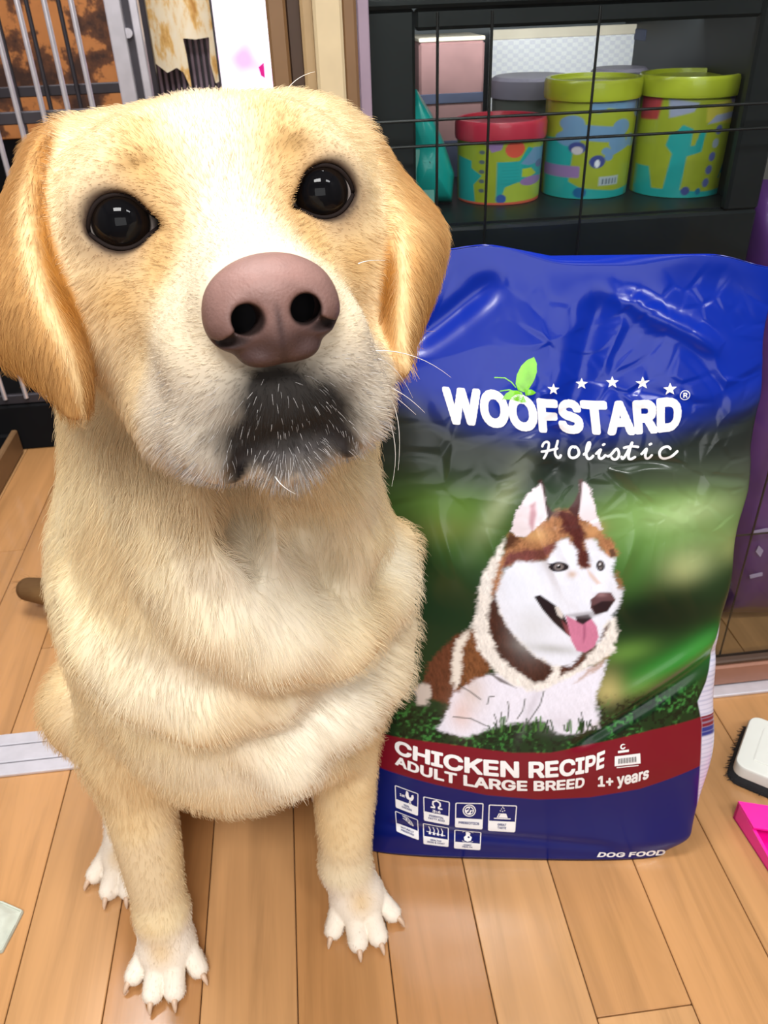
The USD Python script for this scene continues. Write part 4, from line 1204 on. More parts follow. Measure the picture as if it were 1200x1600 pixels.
p0, p1, p2 = on_floor(1150, 1262, .020), on_floor(1206, 1372, .0), on_floor(1206, 1270, .022)
pan = thing("dustpan", "bright magenta plastic dustpan at the right edge of the floor", "dustpan", (p0[0], p0[1], 0))
dn = np.array([p1[0] - p0[0], p1[1] - p0[1], 0])
dn /= np.linalg.norm(dn)
dr = np.array([p2[0] - p0[0], p2[1] - p0[1], 0])
dr /= np.linalg.norm(dr)


def prism(pts_bottom, pts_top):
    return hull(np.vstack([pts_bottom, pts_top]))


U3 = np.array([0, 0, 1.0])
obj("base", prism([U3 * .001, dr * .14 + U3 * .001, dr * .14 + dn * .13 + U3 * .001, dn * .13 + U3 * .001], [U3 * .004, dr * .14 + U3 * .004, dr * .14 + dn * .13 + U3 * .003, dn * .13 + U3 * .003]), "magenta_plastic", pan, smooth=False)
obj("side_wall", prism([U3 * .001, dr * .004 + U3 * .001, dn * .13 + U3 * .001, dn * .13 + dr * .004 + U3 * .001], [U3 * .030, dr * .004 + U3 * .030, dn * .13 + U3 * .008, dn * .13 + dr * .004 + U3 * .008]), "magenta_plastic", pan, smooth=False)
obj("back_wall", prism([U3 * .001, dr * .14 + U3 * .001, dn * .004 + U3 * .001, dn * .004 + dr * .14 + U3 * .001], [U3 * .030, dr * .14 + U3 * .034, dn * .004 + U3 * .030, dn * .004 + dr * .14 + U3 * .034]), "magenta_plastic", pan, smooth=False)
obj("cover", prism([U3 * .0305, dr * .14 + U3 * .0345, dn * .035 + U3 * .026, dn * .035 + dr * .14 + U3 * .030], [U3 * .033, dr * .14 + U3 * .037, dn * .035 + U3 * .0285, dn * .035 + dr * .14 + U3 * .0325]), "magenta_plastic", pan, smooth=False)

g = [on_floor(*p, .004) for p in ((-60, 1400), (4, 1411), (33, 1424), (22, 1446), (2, 1484), (-60, 1500))]
poly = Polygon([(p[0], p[1]) for p in g]).buffer(.002)
rag = thing("rag", "small pale grey rag at the left edge of the floor", "cloth")
gx, gy = np.meshgrid(np.linspace(poly.bounds[0], poly.bounds[2], 60), np.linspace(poly.bounds[1], poly.bounds[3], 60), indexing="ij")
v, f = trimesh.creation.triangulate_polygon(poly, engine="earcut")
v3, f = trimesh.remesh.subdivide_to_size(np.column_stack([v, 0 * v[:, 0]]), f, .004, max_iter=12)
h = .0035 + .010 * meshkit.fbm(np.column_stack([v3[:, :2] * 45, 0 * v3[:, 0]]), 2, 4) * smoothstep(.0, .012, shapely.distance(poly.boundary, shapely.points(v3[:, :2])))
up = v3 + np.array([0, 0, 1]) * h[:, None]
lo = v3 + [0, 0, .0006]
n = len(v3)
ed = trimesh.Trimesh(v3, f, process=False)
un = ed.edges[trimesh.grouping.group_rows(ed.edges_sorted, require_count=1)]
sides = np.vstack([[[a, b, b + n], [a, b + n, a + n]] for a, b in un])
mesh = trimesh.Trimesh(np.vstack([up, lo]), np.vstack([f, f[:, ::-1] + n, sides]), process=False)
mesh.fix_normals()
obj("cloth", mesh, "rag_grey", rag, smooth=40)
obj("hem", tube([(p[0], p[1], .0045) for p in np.array(poly.buffer(-.0015).exterior.coords)[:-1]], .0012, 6), "rag_grey", rag, smooth=True)
# ------------------------------------------------------------------ implicit surfaces (the dog's body)
def smin(a, b, k):
    h = np.maximum(np.float32(k) - np.abs(a - b), np.float32(0)) / np.float32(k)
    return np.minimum(a, b) - h * h * np.float32(k * 0.25)


def smax(a, b, k):
    return -smin(-a, -b, k)


def comps(p, c):
    """Offsets of the points p (a 3 x n array) from c, one array per axis."""
    return p[0] - np.float32(c[0]), p[1] - np.float32(c[1]), p[2] - np.float32(c[2])


def s_sphere(p, c, r):
    x, y, z = comps(p, c)
    return np.sqrt(x * x + y * y + z * z) - np.float32(r)


def s_cone(p, a, b, ra, rb):
    """Capsule whose radius runs from ra to rb."""
    x, y, z = comps(p, a)
    ab = np.asarray(b, float) - np.asarray(a, float)
    e = ab / (ab @ ab)
    t = np.clip(x * np.float32(e[0]) + y * np.float32(e[1]) + z * np.float32(e[2]), 0, 1)
    x -= t * np.float32(ab[0])
    y -= t * np.float32(ab[1])
    z -= t * np.float32(ab[2])
    return np.sqrt(x * x + y * y + z * z) - (np.float32(ra) + np.float32(rb - ra) * t)


def s_ell(p, c, r, rot=None):
    x, y, z = comps(p, c)
    if rot is not None:
        m = np.asarray(rot, np.float32)
        x, y, z = (m[0, k] * x + m[1, k] * y + m[2, k] * z for k in range(3))
    r = np.float32(r)
    x, y, z = x / r[0], y / r[1], z / r[2]
    x2, y2, z2 = x * x, y * y, z * z
    k1 = np.sqrt(x2 + y2 + z2)
    k2 = np.sqrt(x2 / r[0] ** 2 + y2 / r[1] ** 2 + z2 / r[2] ** 2)
    return k1 * (k1 - np.float32(1)) / np.maximum(k2, np.float32(1e-6))


def s_chain(p, pts, rad):
    d = None
    for i in range(len(pts) - 1):
        e = s_cone(p, pts[i], pts[i + 1], rad[i], rad[i + 1])
        d = e if d is None else np.minimum(d, e)
    return d


class Blend:
    """Smooth union of primitives over one cloud of points; a primitive too far off to matter is skipped."""

    def __init__(self, p, start=None):
        self.p, self.d = p, start
        lo, hi = p.min(1), p.max(1)
        self.mid = ((lo + hi) / 2)[:, None]
        self.rad = float(np.linalg.norm(hi - lo)) / 2

    def far(self, f, k, a):
        return self.d is not None and float(f(self.mid, *a)[0]) - self.rad * 1.25 > float(self.d.max()) + k

    def add(self, k, f, *a):
        if not self.far(f, k, a):
            e = f(self.p, *a)
            self.d = e if self.d is None else smin(self.d, e, k)

    def cut(self, k, f, *a):
        """Takes a primitive away."""
        if float(f(self.mid, *a)[0]) - self.rad * 1.25 < k:
            self.d = smax(self.d, -f(self.p, *a), k)


def evaluate(fn, p, chunk=6000):
    """fn at the points p (n x 3), in neighbouring lots."""
    p = np.asarray(p, np.float32)
    return np.concatenate([fn(np.ascontiguousarray(p[i:i + chunk].T)) for i in range(0, len(p), chunk)])


def mesh_sdf(fn, ax, block=7, slack=0.006):
    """Surface nets of fn on the tensor grid of the three axes ax; fn is only evaluated in blocks near the surface."""
    ax = [np.asarray(a, np.float32) for a in ax]
    n = [len(a) for a in ax]
    vol = np.full(n, 1.0, np.float32)
    nb = [(k + block - 1) // block for k in n]
    lo = [np.arange(b) * block for b in nb]
    hi = [np.minimum(l + block, k) - 1 for l, k in zip(lo, n)]
    cen = [(a[l] + a[h]) / 2 for a, l, h in zip(ax, lo, hi)]
    half = [(a[h] - a[l]) / 2 for a, l, h in zip(ax, lo, hi)]
    ci = np.stack(np.meshgrid(*cen, indexing="ij"), -1).reshape(-1, 3)
    hd = np.sqrt(sum(g ** 2 for g in np.meshgrid(*half, indexing="ij"))).ravel()
    d = evaluate(fn, ci)
    near = np.abs(d) < hd * 1.1 + slack
    sign = np.where(d < 0, -1.0, 1.0).astype(np.float32)
    ids = np.stack(np.unravel_index(np.arange(len(ci)), nb), -1)
    for (i, j, k) in ids[(sign < 0) & ~near]:
        vol[lo[0][i]:hi[0][i] + 1, lo[1][j]:hi[1][j] + 1, lo[2][k]:hi[2][k] + 1] = -1.0
    todo = ids[near]
    todo = todo[np.lexsort((*(todo % 2).T[::-1], *(todo // 2).T[::-1]))]
    for s in range(0, len(todo), 4000):
        part = todo[s:s + 4000]
        pts, sl = [], []
        for (i, j, k) in part:
            r = [slice(lo[0][i], hi[0][i] + 1), slice(lo[1][j], hi[1][j] + 1), slice(lo[2][k], hi[2][k] + 1)]
            g = np.stack(np.meshgrid(ax[0][r[0]], ax[1][r[1]], ax[2][r[2]], indexing="ij"), -1)
            sl.append((tuple(r), g.shape[:3]))
            pts.append(g.reshape(-1, 3))
        val = evaluate(fn, np.concatenate(pts))
        at_ = 0
        for r, sh in sl:
            m = sh[0] * sh[1] * sh[2]
            vol[r] = val[at_:at_ + m].reshape(sh)
            at_ += m
    neg = vol < 0
    cnt = np.zeros([k - 1 for k in n], np.int8)
    for a, b, c in np.ndindex(2, 2, 2):
        cnt += neg[a:n[0] - 1 + a, b:n[1] - 1 + b, c:n[2] - 1 + c]
    cells = np.argwhere((cnt > 0) & (cnt < 8))
    index = np.full(cnt.shape, -1, np.int32)
    index[tuple(cells.T)] = np.arange(len(cells))
    corner = np.array(list(np.ndindex(2, 2, 2)))
    cv = np.stack([vol[tuple((cells + c).T)] for c in corner], 1)
    cp_ = np.stack([np.stack([ax[m][cells[:, m] + c[m]] for m in range(3)], -1) for c in corner], 1)
    acc, num = np.zeros((len(cells), 3)), np.zeros(len(cells))
    for a in range(8):
        for b in range(a + 1, 8):
            if np.abs(corner[a] - corner[b]).sum() == 1:
                x = (cv[:, a] < 0) != (cv[:, b] < 0)
                t = cv[:, a] / np.where(x, cv[:, a] - cv[:, b], 1)
                acc += np.where(x[:, None], cp_[:, a] + t[:, None] * (cp_[:, b] - cp_[:, a]), 0)
                num += x
    v = acc / num[:, None]
    quads = []
    for m in range(3):
        sl0, sl1 = [slice(None)] * 3, [slice(None)] * 3
        sl0[m], sl1[m] = slice(0, n[m] - 1), slice(1, n[m])
        e = np.argwhere(neg[tuple(sl0)] != neg[tuple(sl1)])
        o1, o2 = (m + 1) % 3, (m + 2) % 3
        ok = (e[:, o1] > 0) & (e[:, o2] > 0) & (e[:, o1] < n[o1] - 1) & (e[:, o2] < n[o2] - 1)
        e = e[ok]
        q = []
        for d1, d2 in ((1, 1), (0, 1), (0, 0), (1, 0)):
            c = e.copy()
            c[:, o1] -= d1
            c[:, o2] -= d2
            q.append(index[tuple(c.T)])
        q = np.stack(q, 1)
        flip = ~neg[tuple(e.T)]
        q[flip] = q[flip][:, ::-1]
        quads.append(q)
    q = np.vstack(quads)
    return v, np.vstack([q[:, [0, 1, 2]], q[:, [0, 2, 3]]])


def grad(fn, p, e=0.0006):
    p = np.asarray(p, np.float32)
    o = np.float32([[1, -1, -1], [-1, -1, 1], [-1, 1, -1], [1, 1, 1]])
    g = sum(k[None] * evaluate(fn, p + k * np.float32(e))[:, None] for k in o)
    return g / np.maximum(np.linalg.norm(g, axis=1, keepdims=True), 1e-9)
# ------------------------------------------------------------------ the dog: landmarks and shape
EYE = [at(192, 350, .336), at(507, 303, .354)]
NOSE = at(428, 478, .262)
MID = (EYE[0] + EYE[1]) / 2


def unit(v):
    v = np.asarray(v, float)
    return v / np.linalg.norm(v)


HR = unit(EYE[1] - EYE[0])                      # head frame: right of the picture, up, forward (along the muzzle, raised a little)
_f = NOSE - MID
_f = unit(_f - HR * (_f @ HR))
_u = np.cross(HR, -_f)
_u = _u if _u[2] > 0 else -_u
HF = unit(_f * math.cos(.20) + _u * math.sin(.20))
HU = unit(_u * math.cos(.20) - _f * math.sin(.20))
HROT = np.stack([HR, HU, HF], 1)                # world = MID + HROT @ (r, u, f)


def hp(r, u, f):
    return MID + HROT @ np.array([r, u, f], float)


def spline_patch(grid, nu, nv):
    """A smooth surface through a grid of points."""
    g = np.asarray(grid, float)
    a, b = np.linspace(0, 1, g.shape[0]), np.linspace(0, 1, g.shape[1])
    return np.stack([RectBivariateSpline(a, b, g[..., m], kx=min(3, len(a) - 1), ky=min(3, len(b) - 1), s=0)(np.linspace(0, 1, nu), np.linspace(0, 1, nv)) for m in range(3)], -1)


EAR_GRIDS = [
    [[at(*q) for q in row] for row in (
        ((112, 200, .392), (82, 208, .378), (62, 224, .380), (50, 250, .405)),
        ((84, 300, .385), (47, 292, .350), (10, 352, .364), (-42, 395, .400)),
        ((98, 430, .378), (54, 420, .338), (-10, 455, .348), (-70, 480, .385)),
        ((122, 535, .372), (94, 528, .334), (35, 538, .340), (-14, 546, .365)),
        ((134, 622, .366), (120, 644, .346), (106, 638, .344), (88, 610, .350)))],
    [[at(*q) for q in row] for row in (
        ((560, 205, .425), (580, 225, .412), (598, 245, .425), (612, 262, .445)),
        ((582, 300, .418), (606, 300, .392), (648, 312, .412), (668, 330, .445)),
        ((592, 400, .412), (628, 395, .378), (672, 385, .392), (690, 380, .430)),
        ((602, 490, .405), (629, 490, .372), (655, 480, .385), (672, 458, .412)),
        ((622, 560, .385), (631, 576, .372), (638, 550, .380), (648, 522, .392)))],
]
EARS = [spline_patch(g, 90, 70) for g in EAR_GRIDS]
EAR_TREE = [cKDTree(e.reshape(-1, 3)) for e in EARS]
EAR_BOX = [(e.reshape(-1, 3).min(0) - .03, e.reshape(-1, 3).max(0) + .03) for e in EARS]


def s_ear(p, k, t=.0032):
    d = np.full(p.shape[1], .05, np.float32)
    m = np.ones(p.shape[1], bool)
    for i in range(3):
        m &= (p[i] > EAR_BOX[k][0][i]) & (p[i] < EAR_BOX[k][1][i])
    if m.any():
        d[m] = np.minimum(EAR_TREE[k].query(p[:, m].T, distance_upper_bound=.05)[0], .05) - t
    return d


def head_local(p):
    x, y, z = comps(p, MID)
    m = HROT.astype(np.float32)
    return np.stack([m[0, k] * x + m[1, k] * y + m[2, k] * z for k in range(3)])


def s_head(q):
    """The head in its own frame (r, u, f)."""
    b = Blend(np.stack([np.abs(q[0]), q[1], q[2]]))             # left-right mirrored
    b.add(0, s_ell, (0, -.010, -.078), (.076, .056, .086))           # cranium
    b.add(.030, s_ell, (.056, .004, -.088), (.034, .034, .040))      # base of the ears
    b.add(.025, s_ell, (0, .006, -.040), (.040, .030, .040))         # forehead
    b.add(.018, s_ell, (.032, .010, -.028), (.028, .026, .030))      # brow
    b.add(.030, s_ell, (.052, -.038, -.058), (.036, .052, .058))     # cheek
    b.add(.026, s_cone, (0, -.024, -.022), (0, -.0240, .062), .030, .0195)       # bridge of the muzzle
    b.add(.022, s_cone, (.022, -.050, -.006), (.0205, -.048, .060), .028, .0205)  # sides of the muzzle
    b.add(.016, s_cone, (.030, -.078, .008), (.0240, -.0780, .058), .024, .0215)   # flews
    b.add(.018, s_cone, (.042, -.082, -.024), (.034, -.082, .020), .022, .0220)  # corner of the lips
    b.add(.014, s_ell, (0, -.056, .068), (.027, .024, .025))         # under the nose
    b.add(.012, s_ell, (0, -.026, .072), (.0225, .018, .020))
    b.add(.006, s_cone, (0, -.085, -.040), (0, -.0855, .066), .032, .0180)       # jaw
    b.add(.010, s_ell, (.0440, .000, -.016), (.0205, .0185, .018))   # lids
    for i in range(3):                                              # the line between the lips
        b.cut(.004, s_cone, LIPS[i], LIPS[i + 1], LIP_W[i], LIP_W[i + 1])
    return b.d


LIPS = [(0, -.0755, .0935), (.011, -.0770, .0905), (.021, -.0850, .0810), (.0275, -.0935, .0715)]
LIP_W = [.0056, .0048, .0024, .0008]


FOOT = {
    "fl": dict(c=np.array([-.207, .490, 0]), yaw=-.02),
    "fr": dict(c=np.array([.003, .517, 0]), yaw=.16),
    "hl": dict(c=np.array([-.270, .612, 0]), yaw=-.10),
    "hr": dict(c=np.array([-.003, .705, 0]), yaw=.05),
}


def paw_parts(k):
    c, yaw = FOOT[k]["c"], FOOT[k]["yaw"]
    fw, rt = np.array([math.sin(yaw), -math.cos(yaw), 0]), np.array([math.cos(yaw), math.sin(yaw), 0])
    toes = []
    for s, ln, sp, rr, bk in ((-.0250, .024, -.42, .0105, -.006), (-.0092, .041, -.08, .0112, -.002), (.0094, .041, .10, .0112, -.002), (.0252, .024, .44, .0103, -.006)):
        base = c + rt * s * .72 + fw * (bk) + [0, 0, .0235]
        tip = c + rt * (s + sp * .02) + fw * (ln + bk) + [0, 0, rr - .0005]
        toes.append((base, tip, rr))
    return c, fw, rt, toes


PAWS = {k: paw_parts(k) for k in FOOT}
WRIST = {"fl": (-.207, .508, .062), "fr": (-.008, .536, .062)}


def s_paw(p, k):
    c, fw, rt, toes = PAWS[k]
    d = s_ell(p, c - fw * .004 + np.array([0, 0, .022]), (.0290, .030, .0225))
    if k in WRIST:
        d = smin(d, s_cone(p, WRIST[k], c - fw * .006 + np.array([0, 0, .026]), .0275, .026), .015)
    t = None
    for base, tip, rr in toes:
        e = s_cone(p, base, tip, rr * 1.08, rr)
        t = e if t is None else np.minimum(t, e)
    return smin(d, t, .0035)


def s_body(p):
    b = Blend(p)
    b.add(0, s_ell, (-.097, .655, .400), (.100, .200, .175))                           # ribcage
    b.add(.04, s_ell, (-.090, .505, .380), (.106, .072, .138))                # breastbone
    b.add(.10, s_cone, (-.125, .800, .300), (-.150, .850, .180), .115, .125)     # loin and rump
    b.add(.06, s_cone, (-.060, .540, .690), (-.080, .560, .520), .098, .118)      # neck
    b.add(.05, s_cone, (-.042, .475, .700), (-.075, .505, .520), .078, .102)      # throat
    for k, sh, el in (("fl", (-.160, .560, .450), (-.208, .560, .270)), ("fr", (.004, .565, .435), (.006, .580, .280))):
        b.add(.05, s_ell, sh, (.054, .068, .105))
        b.add(.04, s_cone, sh, el, .060, .042)
        b.add(.03, s_cone, el, WRIST[k], .040, .0265)
    for k, hip, kn, hk in (("hl", (-.215, .800, .190), (-.258, .645, .238), (-.270, .740, .075)), ("hr", (-.090, .840, .190), (-.030, .720, .240), (-.010, .830, .075))):
        b.add(.05, s_cone, hip, kn, .105, .055)
        b.add(.03, s_cone, kn, hk, .048, .030)
        b.add(.02, s_cone, hk, FOOT[k]["c"] + [0, .03, .035], .028, .026)
    for k in FOOT:
        b.add(.012, s_paw, k)
    for i in range(len(FOLDS)):
        pts, rad, kk = FOLDS[i]
        for j in range(len(pts) - 1):
            b.add(kk, s_cone, pts[j], pts[j + 1], rad[j], rad[j + 1])
    for pts, rad, kk in CREASES:
        for j in range(len(pts) - 1):
            b.cut(kk, s_cone, pts[j], pts[j + 1], rad[j], rad[j + 1])
    for i in range(3):
        t = [(-.13, .93, .13), (-.28, 1.04, .055), (-.42, 1.10, .045), (-.505, 1.13, .045)]
        w = [.050, .036, .028, .020]
        b.add(.03, s_cone, t[i], t[i + 1], w[i], w[i + 1])
    return b


def s_dog(p):
    p = np.asarray(p, np.float32)
    b = s_body(p)
    q = head_local(p)
    if (np.abs((q.min(1) + q.max(1)) / 2) < .25 + b.rad).all():
        b.d = smin(b.d, s_head(q), .035)
        for k in (0, 1):
            if (p.max(1) > EAR_BOX[k][0]).all() and (p.min(1) < EAR_BOX[k][1]).all():
                b.d = smin(b.d, s_ear(p, k), .010)
    return np.maximum(b.d, -p[2])


FOLDS, CREASES = [], []                          # rolls and creases of loose skin, found on the bare body first


def on_body(px, py, sink):
    """The point of the bare body seen at a pixel, sunk below the skin."""
    r = ray(px, py)
    d = .30
    for _ in range(60):
        e = float(s_body(np.float32(CAM + r * d)[:, None]).d[0])
        d += e * .8
        if e < .0004:
            break
    return CAM + r * d + unit(r) * sink


def skin_fold(pts, rad, sink, k):
    return [on_body(x, y, sink) for x, y in pts], rad, k


_folds = [
    skin_fold([(120, 930), (165, 1010), (230, 1065), (320, 1100), (430, 1098)], [.012, .020, .024, .024, .014], .014, .024),
    skin_fold([(250, 800), (290, 880), (350, 950), (430, 985), (520, 985), (590, 930), (625, 850)], [.014, .024, .030, .030, .030, .024, .014], .016, .024),
    skin_fold([(622, 985), (592, 1050), (530, 1110), (480, 1150)], [.016, .024, .026, .016], .015, .024),
    skin_fold([(380, 1160), (450, 1190), (540, 1190)], [.014, .024, .014], .012, .016),
    skin_fold([(330, 760), (345, 850), (370, 930)], [.020, .022, .016], .012, .014),
    skin_fold([(540, 760), (550, 840), (530, 930)], [.020, .022, .016], .012, .014),
    skin_fold([(428, 770), (440, 840)], [.014, .012], .010, .010),
]
_creases = [
    skin_fold([(372, 762), (384, 825), (398, 890)], [.0120, .0125, .004], .001, .016),
    skin_fold([(462, 762), (482, 840), (508, 905)], [.0120, .0125, .004], .001, .016),
]
FOLDS, CREASES = _folds, _creases
# ------------------------------------------------------------------ the dog: coat, fur, eyes, nose, claws
def gauss(q, c, s):
    return np.exp(-(((q - np.asarray(c)) / np.asarray(s)) ** 2).sum(1))


CREAM, TAN, RUST, WHITE, INK = (.84, .71, .46), (.66, .42, .165), (.50, .25, .060), (.68, .595, .47), (.008, .007, .008)


def lip_distance(q):
    a = np.stack([np.abs(q[:, 0]), q[:, 1], q[:, 2]]).astype(np.float32)
    d = s_cone(a, LIPS[0], LIPS[1], 0, 0)
    for i in range(1, 3):
        d = np.minimum(d, s_cone(a, LIPS[i], LIPS[i + 1], 0, 0))
    return d


def coat(p):
    """The markings of the coat at points of the skin (and the nostril depths, darkened in the colour)."""
    q = (p - MID) @ HROT
    a = np.stack([np.abs(q[:, 0]), q[:, 1], q[:, 2]], 1)
    n1 = meshkit.fbm(p * 14, 3, 3)
    n2 = meshkit.fbm(p * 60, 3, 5)
    c = np.tile(np.array(CREAM), (len(p), 1))
    c = mixc(c, TAN, .30 * smoothstep(.48, .68, n1))
    c = mixc(c, WHITE, .40 * smoothstep(.52, .34, n1))
    for spot, rad, al in BIB:
        c = mixc(c, (.86, .80, .68), al * np.exp(-((p - spot) ** 2).sum(1) / rad ** 2) * (.6 + .7 * n1))
    back = smoothstep(.50, .66, p[:, 1])
    c = mixc(c, TAN, .45 * back)
    c = mixc(c, TAN, .30 * smoothstep(.32, .22, p[:, 2]) * smoothstep(.07, .11, p[:, 2]))     # legs
    inhead = smoothstep(.19, .15, np.linalg.norm((q - [0, -.02, -.02]) * [1, 1, .8], axis=1))
    c = mixc(c, (.76, .595, .36), inhead * .8)
    c = mixc(c, WHITE, .85 * inhead * np.exp(-(a[:, 0] / (.0125 + .14 * np.clip(q[:, 2], 0, .05))) ** 2) * smoothstep(-.10, -.02, q[:, 2]) * smoothstep(-.03, .0, q[:, 1] + .3 * q[:, 2] + .02))
    strip = s_cone(a.T.astype(np.float32), (.029, .030, -.018), (.031, -.018, .014), 0, 0)
    c = mixc(c, (.60, .375, .145), .88 * inhead * smoothstep(.019, .003, strip) * (.75 + .4 * n1))
    c = mixc(c, (.56, .335, .115), .92 * inhead * gauss(a, (.031, .021, -.010), (.015, .013, .03)))        # over the eyes
    c = mixc(c, (.58, .35, .14), .80 * inhead * gauss(a, (.024, -.004, .006), (.011, .018, .016)))       # inner corner
    c = mixc(c, (.57, .34, .12), .85 * inhead * gauss(a, (.051, -.030, -.003), (.021, .017, .03)))       # under the eyes
    c = mixc(c, (.24, .13, .045), .85 * inhead * gauss(a, (.033, .0225, -.004), (.0085, .0040, .02)) * smoothstep(.25, .55, n2))
    muz = smoothstep(.018, .045, q[:, 2]) * inhead
    c = mixc(c, WHITE, .55 * muz)
    c = mixc(c, (.66, .62, .58), .45 * muz * smoothstep(-.035, -.06, q[:, 1]))
    # dark skin and hair between nose and lips
    wide = .0165 + .38 * np.clip(-.046 - q[:, 1], 0, .035)
    w = np.exp(-(a[:, 0] / wide) ** 2 - ((q[:, 1] + .062) / .019) ** 2 - ((q[:, 2] - .095) / .032) ** 2) * 1.7 * smoothstep(-.040, -.046, q[:, 1] + .10 * a[:, 0]) + .8 * gauss(a, (.012, -.079, .085), (.018, .010, .030))
    c = mixc(c, INK, np.clip(w * (.55 + .9 * n2), 0, .97) * muz)
    lip = lip_distance(q)
    c = mixc(c, INK, smoothstep(.0080, .0040, lip) * inhead * smoothstep(.033, .022, a[:, 0]))
    c = mixc(c, (.07, .045, .035), .85 * gauss(a, (.033, -.1025, .055), (.016, .0035, .018)) * smoothstep(.3, .5, n2) * inhead)
    chin = gauss(a, (0, -.088, .084), (.022, .008, .02))
    c = mixc(c, (.10, .09, .09), np.clip(chin * 1.0, 0, .7) * smoothstep(.40, .54, n2) * inhead)
    c = mixc(c, INK, smoothstep(1.05, .92, np.linalg.norm((q - [0, -.026, .090]) / [.021, .017, .026], axis=1)))  # skin behind the nose blackened so the nostril depths look dark
    # ears
    for k in (0, 1):
        d = EAR_TREE[k].query(p, distance_upper_bound=.02)
        e = smoothstep(.009, .004, d[0])
        i = np.clip(d[1], 0, 90 * 70 - 1)
        u, v = (i // 70) / 89, (i % 70) / 69
        c = mixc(c, mixc(np.tile(np.array((.44, .225, .070)), (len(p), 1)), (.60, .38, .16), smoothstep(.45, .64, n1)), e * .96)
        c = mixc(c, (.36, .145, .022), e * .95 * smoothstep(.32, .25, v) * smoothstep(.03, .16, u) * smoothstep(.85, .62, u))
        c = mixc(c, (.76, .56, .30), e * .8 * np.exp(-((v - .355) / .040) ** 2) * smoothstep(.15, .4, u))
        c = mixc(c, RUST, e * .55 * smoothstep(.55, .85, u) * smoothstep(.5, .8, v))
    # rims of the eyes
    for E in EYE_CENTRE:
        d = np.linalg.norm(p - E, axis=1)
        c = mixc(c, (.32, .18, .10), .5 * smoothstep(.0270, .0185, d))
        c = mixc(c, (.035, .020, .016), .95 * smoothstep(.0205, .0170, d))
    # feet: pale toes, a tan spot above them
    foot = smoothstep(.075, .045, p[:, 2]) * smoothstep(.80, .76, p[:, 1])
    c = mixc(c, (.86, .78, .68), foot * .9)
    for k in FOOT:
        cc, fw, rt, _ = PAWS[k]
        c = mixc(c, (.66, .45, .21), .75 * gauss(p, cc + fw * .016 + np.array([0, 0, .045]), (.015, .014, .020)))
    c = mixc(c, (.34, .19, .07), smoothstep(1.00, 1.08, p[:, 1]))
    c = mixc(c, (.10, .050, .02), .9 * smoothstep(1.06, 1.12, p[:, 1]))   # tip of the tail
    return np.clip(c, 0, 1)


BIB = [(on_body(x, y, 0), r_, al) for x, y, r_, al in ((480, 1120, .055, .85), (540, 1070, .045, .7), (390, 905, .045, .75), (300, 1065, .040, .6), (430, 1240, .060, .6), (480, 1000, .05, .5), (630, 880, .04, .6))]
EYE_R = .0150
EYE_CENTRE = [EYE[0] - HF * .0105, EYE[1] - HF * .0105]


def lid_ring(k, m=64):
    """The rim of the eye opening, on a ball a little larger than the eye."""
    s = -1 if k == 0 else 1
    t = np.linspace(0, 2 * math.pi, m, endpoint=False)
    r, u = .0123 * np.cos(t), .0112 * np.sin(t)
    u = np.where(u < 0, u * .90, u)
    inner = np.exp(-((t - math.pi) / .34) ** 2)                  # the corner next to the muzzle runs out to a point
    r = r - .0040 * inner
    u = u - .0026 * np.exp(-((t - math.pi) / .5) ** 2)
    outer = np.exp(-((np.minimum(t, 2 * math.pi - t)) / .40) ** 2)
    r = r + .0016 * outer
    u = u - .0016 * outer
    to_cam = unit(CAM - EYE_CENTRE[k])
    ax = unit(HF * .55 + to_cam * .45 + HR * s * .10)
    x = unit(HR - ax * (HR @ ax))
    y = np.cross(ax, x)
    y = y if y @ HU > 0 else -y
    p = EYE_CENTRE[k] + x * (r * s)[:, None] + y * u[:, None]
    d = p - EYE_CENTRE[k]
    R = EYE_R + .0006
    return p + ax * np.sqrt(np.maximum(R * R - (d * d).sum(1), .000004))[:, None], ax, x * s, y


LID = [lid_ring(k) for k in (0, 1)]


def s_full(p):
    """The dog with its eye openings cut."""
    d = s_dog(p)
    for k in (0, 1):
        ring, ax, x, y = LID[k]
        cx, cy, cz = comps(p, EYE_CENTRE[k])
        near = (np.abs(cx) < .03) & (np.abs(cy) < .03) & (np.abs(cz) < .03)
        if near.any():
            a, b, w = (np.float32(m[0]) * cx[near] + np.float32(m[1]) * cy[near] + np.float32(m[2]) * cz[near] for m in (x, y, ax))
            poly = Polygon(np.stack([(ring - EYE_CENTRE[k]) @ x, (ring - EYE_CENTRE[k]) @ y], 1))
            pts = shapely.points(np.stack([a, b], 1))
            inside = shapely.contains_xy(poly, a, b)
            dd = shapely.distance(poly.exterior, pts).astype(np.float32) * np.where(inside, -1, 1)
            hole = np.maximum(dd - np.float32(.0006), -w)
            d[near] = smax(d[near], -hole, .004)
    return d


def stretch(lo, hi, a, b, fine, coarse):
    return np.concatenate([np.arange(lo, a, coarse), np.arange(a, b, fine), np.arange(b, hi, coarse)])


LENGTHS = None


